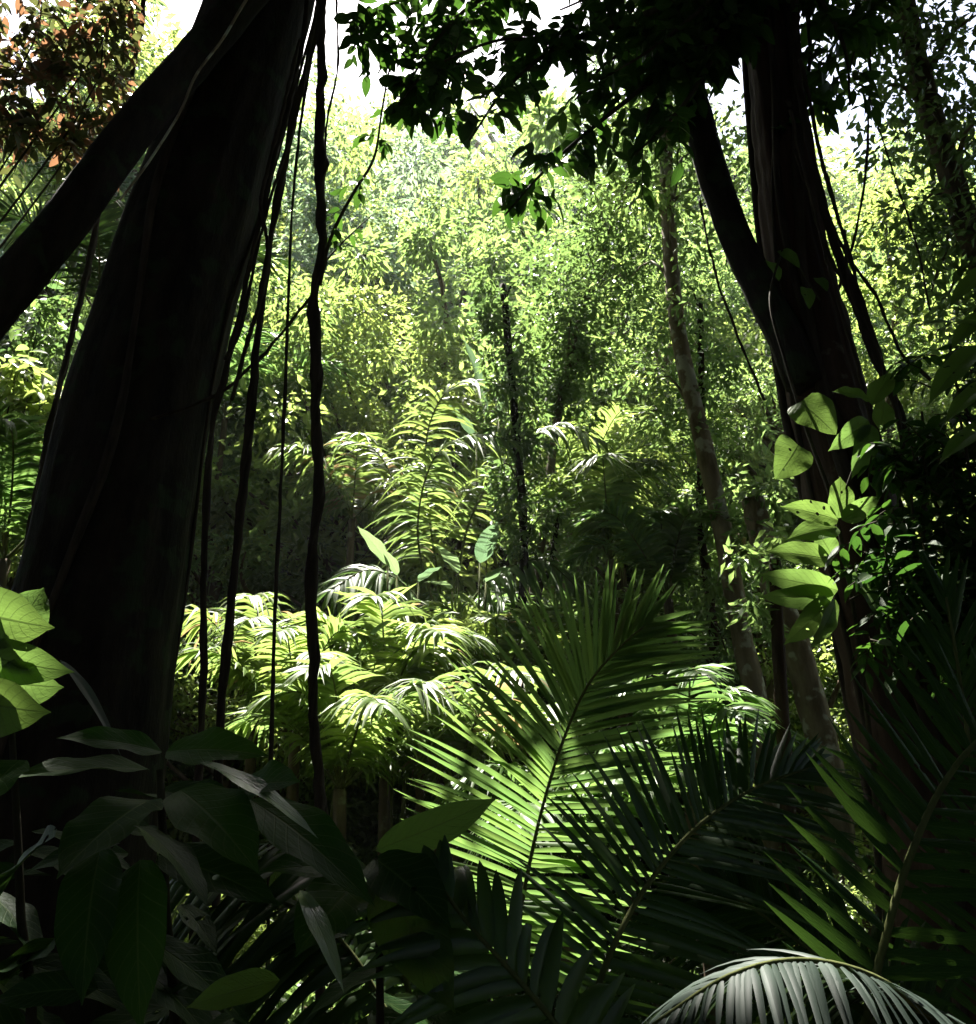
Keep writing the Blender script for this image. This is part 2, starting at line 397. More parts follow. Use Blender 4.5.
# ------------------------------------------------------------------ tree variants
def clump_leaves(mb, cen, rad, n, L, tpl=KITE, flat=.7, droop=.35, ratio=.42, r=None, mat=0, keep=None):
    """leaves on the outer part of small rounded sprays"""
    cen = np.atleast_2d(cen); k = len(cen)
    c = np.repeat(cen, n, 0); rad = np.repeat(np.broadcast_to(rad, (k,)), n)
    v = rand_dir(k * n); q = rng.random(k * n) ** .45
    off = v * (rad * q)[:, None] * np.array([1, 1, flat])
    d = nrm(v * [1, 1, .6] + rand_dir(k * n) * .8 + np.array([0, 0, -droop]))
    nn = nrm(np.array([0, 0, 1.0]) + rand_dir(k * n) * .75)
    ln = L * (.7 + .6 * rng.random(k * n))
    cr_ = np.repeat(rng.random(k), n)
    rd = np.clip(.45 * cr_ + .55 * rng.random(k * n), 0, 1); p = c + off
    if keep is not None:
        g = keep(p + d * ln[:, None] * .5); p, d, nn, ln, rd = p[g], d[g], nn[g], ln[g], rd[g]
    leaves(mb, p, d, nn, ln, ln * ratio, tpl, rnd=rd, mat=mat)

def crown_points(kind, n, Hh):
    """clump centres for a tree of height Hh at the origin"""
    P = []
    if kind == 'round':
        ncl = 9; cc = rand_dir(ncl) * np.array([.25, .25, .2]) * Hh + np.array([0, 0, .68 * Hh])
        for _ in range(n):
            c = cc[rng.integers(ncl)]; v = rand_dir(1)[0]
            P.append(c + v * np.array([.16, .16, .12]) * Hh * (.75 + .4 * rng.random()))
    elif kind == 'tall':
        for _ in range(n):
            z = .22 + .78 * rng.random(); r = (.10 + .13 * math.sin(z * 9) ** 2) * (1.15 - z * .5) * (.5 + .6 * rng.random()); a = rng.random() * 6.283
            P.append(np.array([r * math.cos(a), r * math.sin(a), z]) * Hh)
    elif kind == 'layer':
        for _ in range(n):
            l = rng.integers(5); z = .36 + .14 * l; r = (.34 - .045 * l) * math.sqrt(rng.random()); a = rng.random() * 6.283 + l
            r *= .75 + .35 * math.sin(3 * a + l * 2)
            P.append(np.array([r * math.cos(a), r * math.sin(a), z + .03 * rng.normal() - r * .15]) * Hh)
    elif kind == 'bush':
        for _ in range(n):
            v = rand_dir(1)[0]; v[2] = abs(v[2]); 
            s = (.6 + .45 * rng.random())
            P.append(np.array([v[0] * .42 * s, v[1] * .42 * s, .1 + .8 * v[2] * s]) * Hh)
    return np.array(P)

def make_variant(kind, Hh, n_cl, per, L, crad, tpl=KITE, ratio=.42, tr=.028):
    P = crown_points(kind, n_cl, Hh)
    crown = MB(); clump_leaves(crown, P, crad * (.6 + .8 * rng.random(len(P))), per, L, tpl, ratio=ratio)
    tk = MB()
    lean = rng.normal(size=2) * .03 * Hh
    tp = smooth_path([[0, 0, -.4], [lean[0] * .3, lean[1] * .2, .3 * Hh], [lean[0], lean[1], .65 * Hh], [lean[0] * 1.2, lean[1], .92 * Hh]], 24)
    tube(tk, tp, (tr * Hh, tr * .25 * Hh), 10, rough=.12, ridges=3)
    sel = P[rng.permutation(len(P))[:min(len(P), 34)]]
    for q in sel:
        z0 = max(.15 * Hh, q[2] - .12 * Hh - .35 * math.hypot(q[0], q[1])); k = int(np.clip(np.searchsorted(tp[:, 2], z0), 2, 21)); s = tp[k]
        mid = (s + q) / 2 + np.array([0, 0, .03 * Hh]) + rng.normal(size=3) * .015 * Hh
        tube(tk, smooth_path([s, mid, q], 8), (tr * .32 * Hh, tr * .06 * Hh), 5)
    return crown, tk

VAR = {}
def variant(name, *a, **k):
    c, t = make_variant(*a, **k)
    co = c.build('crown', M['fresh'], smooth=False); to = t.build('trunk', M['barkmid'])
    VAR[name] = (co.data, to.data)
    bpy.data.objects.remove(co); bpy.data.objects.remove(to)
variant('roundA', 'round', 14, 120, 330, .14, .62)
variant('roundB', 'round', 14, 105, 230, .18, .6, tpl=HEX, ratio=.4)
variant('tallA', 'tall', 14, 120, 290, .135, .52)
variant('tallB', 'tall', 14, 105, 260, .15, .5, ratio=.36)
variant('layerA', 'layer', 14, 130, 330, .115, .55)
variant('farA', 'round', 24, 115, 250, .23, .95)
variant('farB', 'layer', 24, 115, 190, .30, .85, tpl=HEX, ratio=.36)
variant('farC', 'tall', 24, 95, 240, .22, .85)
variant('sapA', 'tall', 7, 60, 130, .125, .42, ratio=.46)
variant('sapB', 'round', 7, 60, 130, .13, .42, tpl=HEX, ratio=.46)
variant('bushA', 'bush', 5, 70, 150, .15, .5)
variant('bushB', 'bush', 5, 60, 110, .2, .5, ratio=.5)

def tree(var, x, y, h, mat, bark, label, cat='tree', group=None, rz=None, name='rainforest_tree', wide=1.0, dz=0):
    base = {'b': 5, 'f': 24, 's': 7}.get(var[0], 14)
    s = h / base
    r = thing(name, label, cat, group, (x, y, float(ground_z(x, y)) + dz))
    r.rotation_euler.z = rng.random() * 6.28 if rz is None else rz
    r.scale = (s * wide, s * wide, s)
    c = bpy.data.objects.new('crown', VAR[var][0]); C.objects.link(c); c.parent = r
    c.material_slots[0].link = 'OBJECT'; c.material_slots[0].material = M[mat]
    t = bpy.data.objects.new('trunk', VAR[var][1]); C.objects.link(t); t.parent = r
    t.material_slots[0].link = 'OBJECT'; t.material_slots[0].material = M[bark]
    return r

def xat(px, py, Y): return float(at(px, py, Y)[0])

GB = 'sunlit trees of the dense background stand'
# (variant, px, py, Y, height, material, bark, label)
BT = [
 ('roundA', 590, 300, 17.5, 11, 'yellow', 'barkmid', 'bright yellow-green leafy tree right of the slender vine-wrapped stem, pale sky above it'),
 ('roundB', 395, 260, 19, 13, 'yellow', 'barkmid', 'yellow-green domed crown between the thick hanging liana and the centre of the glade'),
 ('layerA', 470, 250, 27, 22, 'blue', 'barkmid', 'cool green crown rising behind the glade, just under the open sky'),
 ('roundA', 350, 250, 29, 25, 'blue', 'barkmid', 'hazy blue-green crown high behind the thick hanging liana'),
 ('tallA', 385, 450, 14.5, 8, 'deep', 'barkmid', 'shadowy dark green tree left of the tall arching palm fronds'),
 ('tallB', 640, 460, 15, 9.5, 'deep', 'barkmid', 'dark small-leaved tree left of the pale lichen-spotted trunk'),
 ('layerA', 700, 330, 20, 16, 'fresh', 'barkpale', 'fresh green layered crown behind the pale lichen-spotted trunk'),
 ('roundB', 255, 380, 18, 11.5, 'fresh', 'barkmid', 'fresh green crown seen between the hanging lianas beside the huge trunk'),
 ('tallA', 60, 400, 12, 10, 'fresh', 'barkmid', 'leafy green tree at left, seen below the leaning trunk'),
 ('roundA', 20, 180, 17, 15, 'fresh', 'barkmid', 'green crown behind the copper foliage in the top left corner'),
 ('roundA', 362, 200, 20.5, 17, 'yellow', 'barkmid', 'tall sunny yellow-green tree right of the thickest liana, below the sky gap'),
 ('roundB', 455, 240, 22.5, 18, 'fresh', 'barkmid', 'tall light green tree left of the centre stem, below the sky gap'),
 ('roundA', 352, 200, 18.5, 14.5, 'yellow', 'barkmid', 'yellow-green tree with sunlit rounded head close behind the thickest liana'),
 ('roundB', 432, 240, 18, 14.5, 'fresh', 'barkmid', 'fresh green rounded tree between the thickest liana and the centre stem'),
 ('farB', 10, 40, 21, 26, 'fresh', 'barkmid', 'light green tree showing just above the leaning trunk, left of the huge trunk'),
 ('farA', -70, 40, 24, 28, 'yellow', 'barkmid', 'yellow-green tree filling the gap between the copper leaves and the leaning trunk'),
 ('roundB', 150, 60, 24, 22, 'blue', 'barkmid', 'pale cool green crown above the leaning trunk'),
 ('roundA', 905, 200, 18, 16.5, 'yellow', 'barkmid', 'bright yellow-green crown to the right of the red-brown trunk'),
 ('tallB', 960, 420, 13, 10, 'fresh', 'barkmid', 'green tree behind the dark leafy curtain at the right edge'),
 ('layerA', 800, 120, 26, 25, 'fresh', 'barkmid', 'tall green crown glimpsed behind the red-brown trunk near the top'),
 ('tallA', 800, 500, 14, 10, 'fresh', 'barkmid', 'green tree just left of the red-brown trunk behind the heart-shaped leaves'),
 ('roundB', 610, 120, 27, 25, 'fresh', 'barkmid', 'green crown behind the overhanging silhouetted leaves'),
]
for v, px, py, Y, h, mt, bk, lb in BT:
    tree(v, xat(px, 700, Y), Y, h, mt, bk, lb, group='broadleaved trees around the glade', wide=1.0)

# fill trees: more of the stand
fill = []
r2 = np.random.default_rng(21)
for Y0, n, h0 in ((22, 8, 16), (28, 10, 25), (35, 12, 30), (46, 14, 42)):
    for k in range(n):
        x = (-.85 + 1.7 * (k + .5) / n) * Y0 * 1.0 + r2.normal() * .6
        y = Y0 + r2.normal() * 1.3
        hh = h0 * (.85 + .25 * r2.random())
        if abs(x / Y0 + .07) < .09: hh *= .9
        if Y0 == 22 and abs(x / Y0 + .02) < .3: hh *= .85
        if x / Y0 > .2: hh *= .9
        if Y0 == 46 and abs(x / Y0) < .22: hh *= 1.12
        fill.append((x, y, hh))
fill = [q for q in fill if -110 < 488 + 657 * q[0] / q[1] < 1086]
vs = ['farA', 'farB', 'farA', 'farC', 'farB']
LM = [(-400, 'at the very left edge'), (0, 'past the copper-leaved tree at far left'), (100, 'past the leaning trunk'), (200, 'past the lianas nearest the huge trunk'), (280, 'past the thickest hanging liana'),
      (360, 'under the open sky gap'), (450, 'past the leaf-wrapped centre stem'), (550, 'past the overhanging dark boughs'), (650, 'past the pale lichen-spotted trunk'), (740, 'past the red-brown trunk'), (850, 'past the bent liana at right'), (976, 'at the very right edge')]
lab = []
for k, (x, y, hh) in enumerate(fill):
    e = math.tan(math.radians(40)); px = 488 + 900 * (x / y) * (math.cos(PITCH) + .0) / 1.25
    where = [w for p0, w in LM if px >= p0][-1]
    row = ['nearest', 'second', 'third', 'farthest'][int(y > 25) + int(y > 32) + int(y > 41)]
    mt = ['fresh', 'yellow', 'blue', 'fresh', 'yellow', 'fresh', 'yellow'][(k * 3) % 7]
    lab.append((px, mt, '%s tree, %s row behind the glade, %s' % ({'fresh': 'green', 'yellow': 'yellow-green', 'blue': 'pale cool green'}[mt], row, where)))
for k, (x, y, hh) in enumerate(fill):
    px, mt, lb = lab[k]; same = sorted(q[0] for q in lab if q[2] == lb)
    if len(same) > 1: lb = lb.replace(' tree,', ' %s tree,' % (['left', 'right'] if len(same) == 2 else ['left', 'middle', 'right', 'rightmost'])[same.index(px)], 1)
    tree(vs[k % 5], x, y, hh, mt, ['barkmid', 'barkpale', 'barkpale'][k % 3], lb, group=GB, wide=1.05)

# understory bushes
GBU = 'bushy undergrowth around the palms'
BU = [('bushA', 240, 700, 11, 2.8, 'fresh'), ('bushB', 330, 640, 12.5, 3.6, 'deep'), ('bushA', 420, 640, 13, 4.2, 'fresh'), ('bushB', 520, 640, 13, 3.8, 'yellow'),
      ('bushA', 600, 650, 12.5, 4.0, 'deep'), ('bushB', 690, 640, 12, 4.4, 'deep'), ('bushA', 770, 680, 11, 3.6, 'fresh'), ('bushB', 850, 760, 9, 2.8, 'yellow'),
      ('bushA', 170, 600, 12, 4.5, 'deep'), ('bushB', 60, 560, 10, 4.0, 'fresh'), ('bushA', 930, 640, 9, 3.6, 'deep'), ('bushB', 730, 760, 8.5, 2.2, 'fresh'),
      ('bushA', 560, 800, 8, 1.8, 'deep'), ('bushB', 430, 850, 8.5, 1.7, 'fresh'), ('bushA', 230, 850, 7.5, 1.7, 'deep'), ('bushA', 840, 880, 7.5, 1.9, 'fresh'), ('bushB', 330, 860, 8, 1.5, 'fresh'), ('bushB', 650, 880, 7.5, 1.7, 'deep'), ('bushA', 835, 830, 6.8, 2.0, 'yellow'), ('bushB', 812, 880, 6.2, 1.3, 'yellow'), ('bushA', 240, 900, 5.2, 1.8, 'yellow'), ('bushB', 330, 900, 4.6, 1.5, 'fresh'), ('bushB', 170, 900, 4.6, 1.4, 'yellow')]
BL = ['round green bush between the lianas beside the huge trunk', 'dark bush behind the thickest liana', 'green bush left of the green upright palm', 'yellow-green bush just left of the centre stem base',
      'dark bush behind the tip of the big glowing frond', 'dark bush at the foot of the pale lichen-spotted trunk', 'green bush behind the rusty red-brown stem', 'bright yellow-green bush behind the black palm blades',
      'shaded bush tucked against the right side of the huge trunk base', 'green bush at the far left behind the glowing leaves', 'dark bush behind the curtain of foliage at the right edge', 'small green bush behind the tip of the shaded foreground frond',
      'low dark bush behind the lower midrib of the big glowing frond', 'low green bush behind the single long glowing leaf', 'low dark bush behind the comb-like shaded frond', 'low green bush at lower right behind the black palm', 'low green bush behind the foot of the thickest liana', 'low dark bush behind the shaded foreground frond', 'sunny yellow-green bush behind the upper black palm blades', 'small sunny bush behind the lowest black palm blades', 'sunny bush behind the comb-like shaded frond at lower left', 'small green bush low between the comb-like frond and the broad shaded leaves', 'sunny low bush at the foot of the huge trunk']
for (v, px, py, Y, h, mt), lb in zip(BU, BL):
    tree(v, xat(px, py, Y), Y, h, mt, 'barkmid', lb, 'bush', GBU, name='bush')

MS = [('sapB', 250, 520, 11, 4.6, 'yellow', 'small bright leafy tree seen between the second liana and the slim one'),
      ('sapA', 312, 560, 10.5, 4.4, 'fresh', 'small leafy tree half hidden by the thickest liana, above the low palms'),
      ('sapA', 215, 430, 12.5, 6.5, 'fresh', 'sapling between the two lianas nearest the huge trunk'),
      ('sapB', 290, 480, 12.0, 6.0, 'fresh', 'small leafy tree behind the slim liana, halfway up'),
      ('sapA', 355, 420, 13.5, 8.0, 'fresh', 'leafy small tree just right of the thickest liana at mid height'),
      ('sapB', 430, 380, 15.0, 9.5, 'yellow', 'sunny small tree behind the tall arching palm'),
      ('sapB', 555, 520, 12.5, 5.5, 'fresh', 'small green tree right behind the leaf-wrapped centre stem'),
      ('sapA', 610, 500, 12.0, 6.5, 'fresh', 'small dense-leaved tree between the centre stem and the pale lichen-spotted trunk'),
      ('sapB', 655, 560, 11.5, 5.0, 'yellow', 'small sunny tree low beside the pale lichen-spotted trunk'),
      ('sapA', 740, 440, 11.5, 7.0, 'fresh', 'small tree with starry leaves just right of the pale lichen-spotted trunk'),
      ('sapB', 800, 620, 10.5, 4.5, 'yellow', 'small bright tree behind the thick pale pinkish trunk'),
      ('sapB', 930, 330, 12.5, 8.5, 'yellow', 'sunny small tree below the top right corner, right of the bent liana'),
      ('sapA', 15, 470, 9.5, 5.5, 'yellow', 'small sunny tree at the far left edge')]
for v, px, py, Y, h, mt, lb in MS:
    tree(v, xat(px, py, Y), Y, h, mt, 'barkmid', lb, group='saplings of the glade', name='sapling', wide=1.1)

# forest as one mass, unseen ring behind the camera added to block sky light
def build_mass():
    mb = MB(); n = 2600
    a = rng.random(n) * 2 * np.pi; 
    front = np.abs(np.angle(np.exp(1j * (a - np.pi / 2)))) < .95
    rad = np.where(front, 54 + 12 * rng.random(n), 15 + 9 * rng.random(n))
    x, y = rad * np.cos(a), rad * np.sin(a)
    z = np.where(front, 32, 22) * rng.random(n) ** .9
    cen = np.stack([x, y, ground_z(x, y) + z], -1)
    clump_leaves(mb, cen, np.where(front, 2.6, 2.4), 60, .55, flat=.8, ratio=.5)
    o = mb.build('forest_ring', M['deep'], smooth=False)
    o['kind'] = 'stuff'; tag(o, 'far dense forest foliage closing off the view, plus unseen foliage behind blocking sky light', 'forest')
build_mass()

def build_cover():
    mb = MB(); n = 3800
    y = 3 + 27 * rng.random(n) ** .8; x = (rng.random(n) - .5) * 1.7 * (y + 3)
    c = np.stack([x, y, ground_z(x, y) + .05 + .35 * rng.random(n)], -1)
    clump_leaves(mb, c, .35, 14, .22, flat=.6, ratio=.45, droop=-.1)
    o = mb.build('ground_cover', M['fresh'], smooth=False); o['kind'] = 'stuff'; tag(o, 'low leafy ground cover spread over the forest floor', 'ground cover')
build_cover()

# ------------------------------------------------------------------ unseen overhead canopy, shaped to keep the foreground in shade
SUNV = np.array([math.sin(SUN_AZ) * math.cos(SUN_EL), math.cos(SUN_AZ) * math.cos(SUN_EL), math.sin(SUN_EL)])
def outside_sun_holes(p, big=True):
    """leaves outside the holes cut along sun rays to light chosen fronds and leaves"""
    g = np.ones(len(p), bool)
    hs = [(at(805, 440, 3.75), .45), (at(10, 650, 1.85), .24), (at(450, 822, 1.75), .28)]
    if not big: hs = [(at(805, 440, 3.75), .2)]
    if big: hs += [(at(570, 740, 2.65), .9), (at(630, 650, 2.5), .5), (at(60, 80, 5.6), .95)]
    for c, r in hs:
        w = p - np.array(c); g &= np.linalg.norm(w - SUNV * (w @ SUNV)[:, None], axis=1) > r
    return g

def shade_crown(mb, tk, cx, cy, z0, z1, rx, ry, n, top, ok):  # foliage added out of view to shade what stands below
    P = []
    while len(P) < n:
        a = rng.random() * 6.283; r = math.sqrt(rng.random())
        x, y = cx + rx * r * math.cos(a), cy + ry * r * math.sin(a); z = z0 + (z1 - z0) * rng.random()
        if ok(x, y, z): P.append((x, y, z))
    P = np.array(P)
    clump_leaves(mb, P, 1.0, 62, .42, flat=.6, ratio=.52, keep=outside_sun_holes)
    for q in P[:60]:
        mid = (top + q) / 2 + np.array([0, 0, .7]) + rng.normal(size=3) * .3
        tube(tk, smooth_path([top, mid, q], 10), (.12, .02), 6)

SX, SY = -SUNV[0] / SUNV[2], SUNV[1] / SUNV[2]
above = lambda x, y, z: (z - 1.6) > max(y + .8, 0) * 1.40 and y < 3.0 + SY * z + 2.4 * (not -1.3 < x + SX * (z - 2) < .85)      # stays above the view; outline set by where its shade should land

# huge dark trunk, left
T1 = thing('canopy_tree', 'huge dark straight trunk filling the left, leaning slightly right', 'tree', 'big trunks in the foreground')
tk = MB()
b0 = at(92, 690, 5.0)
P1 = [[b0[0] - .12, 5.0, -.3], [b0[0] - .05, 5.0, 1.2], at(100, 600, 5.0), at(160, 330, 5.0), at(262, 0, 5.0), at(350, -300, 5.05)]
P1.append(np.array([P1[-1][0] + .25, 5.1, 14.0]))
tube(tk, smooth_path(P1, 150), (.50, .34), 72, rough=.03, ridges=9, flare=.35, seed=1)
canopy = MB()
shade_crown(canopy, tk, -4.0, 0.0, 11.5, 22, 11, 14, 1700, smooth_path(P1, 30)[-3], above)
tk.build('trunk', M['bark'], T1); canopy.build('crown', M['canopy'], T1, smooth=False)

# red-brown trunk, right
T2 = thing('canopy_tree', 'dark red-brown trunk on the right wrapped in climbing stems and lianas', 'tree', 'big trunks in the foreground')
tk = MB()
P2 = [[0, 0, 0], at(990, 1000, 4.3), at(958, 850, 4.4), at(902, 680, 4.5), at(845, 480, 4.5), at(812, 330, 4.5), at(788, 200, 4.5), at(767, 0, 4.5), at(750, -250, 4.6)]
P2[0] = np.array([P2[1][0] + .12, 4.3, -.3]); P2.append(np.array([P2[-1][0] - .1, 4.6, 13.0]))
tube(tk, smooth_path(P2, 150), np.interp(np.arange(150), [0, 20, 35, 60, 80, 149], [.42, .33, .25, .19, .165, .14]), 56, rough=.07, ridges=7, flare=.4, seed=4, twist=.25)
canopy = MB()
shade_crown(canopy, tk, 5.0, 0.0, 11.0, 22, 11, 14, 1700, smooth_path(P2, 30)[-3], above)
tk.build('trunk', M['barkred'], T2); canopy.build('crown', M['canopy'], T2, smooth=False)
st = MB()
tube(st, smooth_path([at(805, 385, 4.3), at(790, 345, 4.32), at(762, 292, 4.36), at(735, 235, 4.4), at(712, 170, 4.4), at(692, 90, 4.4), at(682, 0, 4.4), at(680, -140, 4.4), at(735, -400, 4.5)], 60), (.10, .085), 20, rough=.12, ridges=4, seed=9)
st.build('side_stem', M['bark'], T2)

def leafy(stem, lf, path, r0, r1, ntw, tl, nl, L, ratio=.42, tpl=MED, hang=.6, spread=1.0, s0=.1, mat=0, sides=6, keep=None):
    """a branch with leafy twigs"""
    P = smooth_path(path, 30); tube(stem, P, (r0, r1), sides)
    for _ in range(ntw):
        s = s0 + (1 - s0) * rng.random(); i = int(s * 29); p = P[i]
        d = nrm(rand_dir(1)[0] * spread + np.array([0, 0, -.35]))
        q = p + d * tl * (.5 + .8 * rng.random()); q2 = (p + q) / 2 + np.array([0, 0, .12 * tl])
        tw = smooth_path([p, q2, q], nl + 2); tube(stem, tw, (max(r1 * .5, .003), .002), 4)
        n_ = nl; pos = tw[1:1 + n_]; td = nrm(np.gradient(tw, axis=0))[1:1 + n_]
        sd_ = nrm(np.cross(td, [0, 0, 1.0])) * np.where(np.arange(n_) % 2, 1, -1)[:, None]
        dd = nrm(td * .7 + sd_ * .9 + np.array([0, 0, -hang]) + rand_dir(n_) * .45)
        nn = nrm(np.array([0, 0, 1.0]) * (.9) + rand_dir(n_) * .7)
        ln = L * (.65 + .6 * rng.random(n_))
        if keep is not None:
            g = keep(pos, False); pos, dd, nn, ln = pos[g], dd[g], nn[g], ln[g]
        if len(pos): leaves(lf, pos, dd, nn, ln, ln * ratio, tpl, mat=mat)

# overhanging boughs of the red-brown tree, dark against the sky
def bough(parent, paths, leafmat, spec, name='bough'):
    for pth in paths:
        st, lf = MB(), MB()
        leafy(st, lf, [at(*q) for q in pth[0]], pth[1], .006, pth[2], **spec)
        o = st.build(name, M['twig'], parent); lf.build('foliage', M[leafmat], o)
BP = [
 ([(745, -60, 4.5), (690, -10, 4.2), (620, 25, 4.1), (560, 45, 4.0), (505, 90, 4.0), (470, 140, 3.9)], .035, 60),
 ([(745, -60, 4.5), (640, -50, 4.3), (540, -30, 4.2), (450, -15, 4.1), (380, 10, 4.1), (352, 50, 4.0)], .035, 62),
 ([(740, -20, 4.5), (690, 50, 4.2), (640, 90, 4.1), (590, 130, 4.0), (545, 170, 4.0), (505, 215, 3.9)], .03, 60),
 ([(742, 0, 4.5), (700, 80, 4.1), (670, 120, 4.0), (635, 155, 4.0)], .03, 42),
 ([(750, -40, 4.5), (700, 10, 4.0), (650, 50, 3.9), (600, 80, 3.9)], .03, 48),
 ([(770, -60, 4.5), (820, 0, 4.2), (845, 50, 4.1), (850, 105, 4.1)], .03, 46),
 ([(745, -30, 4.5), (720, 30, 4.1), (690, 60, 4.0), (670, 60, 4.0)], .03, 48),
 ([(560, 45, 4.0), (500, 40, 4.0), (430, 70, 4.0), (395, 110, 4.0)], .012, 30),
 ([(770, -80, 4.6), (800, -20, 4.5), (810, 60, 4.5), (790, 130, 4.4)], .03, 40),
  ([(755, -80, 4.6), (720, -30, 4.3), (660, -10, 4.2), (600, -5, 4.2), (560, 10, 4.2)], .03, 60),
 ([(755, -60, 4.6), (735, 20, 4.2), (700, 50, 4.1), (655, 100, 4.1), (640, 150, 4.1)], .03, 50),
 ([(770, -60, 4.6), (830, -30, 4.4), (860, 10, 4.4), (850, 70, 4.3)], .03, 44),
 ([(750, -40, 4.6), (700, 20, 4.5), (660, 40, 4.5), (610, 60, 4.4), (575, 100, 4.4)], .03, 60),
 ([(745, -60, 4.5), (600, -50, 4.3), (480, 0, 4.2), (430, 50, 4.1), (400, 100, 4.0)], .03, 50),
 ([(745, -70, 4.5), (560, -40, 4.4), (470, 20, 4.3), (450, 80, 4.2), (440, 130, 4.2)], .03, 40),
]
BP = [(a_, b_, int(c_ * (.6 if a_[-1][0] > 520 else .85))) for a_, b_, c_ in BP]
bough(T2, BP, 'glossy', dict(tl=.26, nl=7, L=.145, ratio=.44, keep=outside_sun_holes))

def strands(parent, P, R, specs, name='climbing_stem', mat='liana'):
    """stems of climbers pressed against a trunk: (start, end, first angle, turns, radius)"""
    n = len(P); T_, N_, B_ = frames(P)
    for s0, s1, a0, tw, r in specs:
        i = np.linspace(s0 * (n - 1), s1 * (n - 1), 80).astype(int); a = a0 + tw * np.linspace(0, 1, 80) + .25 * np.sin(np.linspace(0, 14, 80) + a0 * 5)
        off = np.interp(i, np.arange(n), R) * 1.02 + r * .7
        Q = P[i] + (N_[i] * np.cos(a)[:, None] + B_[i] * np.sin(a)[:, None]) * off[:, None]
        Q = smooth_path(Q[::4], 90); m_ = MB(); tube(m_, Q, r * (1 + .2 * np.sin(np.linspace(0, 30, 90) + a0)), 8, rough=.12, ridges=2)
        m_.build(name, M[mat], parent)
PT2 = smooth_path(P2, 150); RT2 = np.interp(np.arange(150), [0, 20, 35, 60, 80, 149], [.42, .33, .25, .19, .165, .14])
strands(T2, PT2, RT2, [(.03, .8, a, t_, r) for a, t_, r in ((.3, 1.2, .028), (1.2, -.9, .022), (2.2, 1.6, .030), (3.3, -1.1, .020), (4.1, 1.8, .026), (5.0, -.7, .018), (5.7, 1.0, .024), (.9, 2.6, .014), (3.8, 2.8, .014))])
strands(T1, smooth_path(P1, 150), np.linspace(.47, .37, 150), [(.05, .75, a, t_, r) for a, t_, r in ((.1, .25, .030), (.5, -.3, .022), (3.0, .3, .026), (5.9, .35, .020), (4.6, .5, .012))])

# leaning trunk
T3 = thing('leaning_tree', 'smooth dark trunk leaning diagonally across the top left, in front of the huge trunk', 'tree')
tk = MB()
P3 = [[-5.6, 4.3, -.3], [-5.0, 4.3, 1.2], at(-150, 470, 4.3), at(-10, 310, 4.3), at(60, 228, 4.3), at(130, 133, 4.35), at(200, 52, 4.4), at(250, -8, 4.4), at(330, -100, 4.4), at(480, -330, 4.4)]
tube(tk, smooth_path(P3, 110), (.17, .10), 32, rough=.06, ridges=4, seed=3)
P3s = smooth_path(P3, 40)
canopy = MB(); shade_crown(canopy, tk, -1.0, 3.0, 12.0, 14.0, 4, 4, 60, P3s[-1], above)
tk.build('trunk', M['bark'], T3); canopy.build('crown', M['canopy'], T3, smooth=False)
# thin pale vine lying along it
v = MB(); tube(v, smooth_path([at(262, -25, 4.2), at(240, 10, 4.2), at(222, 40, 4.2), at(196, 75, 4.15), at(180, 112, 4.15), at(150, 160, 4.12), at(120, 200, 4.1)], 40), (.010, .007), 6)
tag(v.build('thin_vine', M['barkpale']), 'thin pale vine running along the diagonal leaning trunk', 'vine')

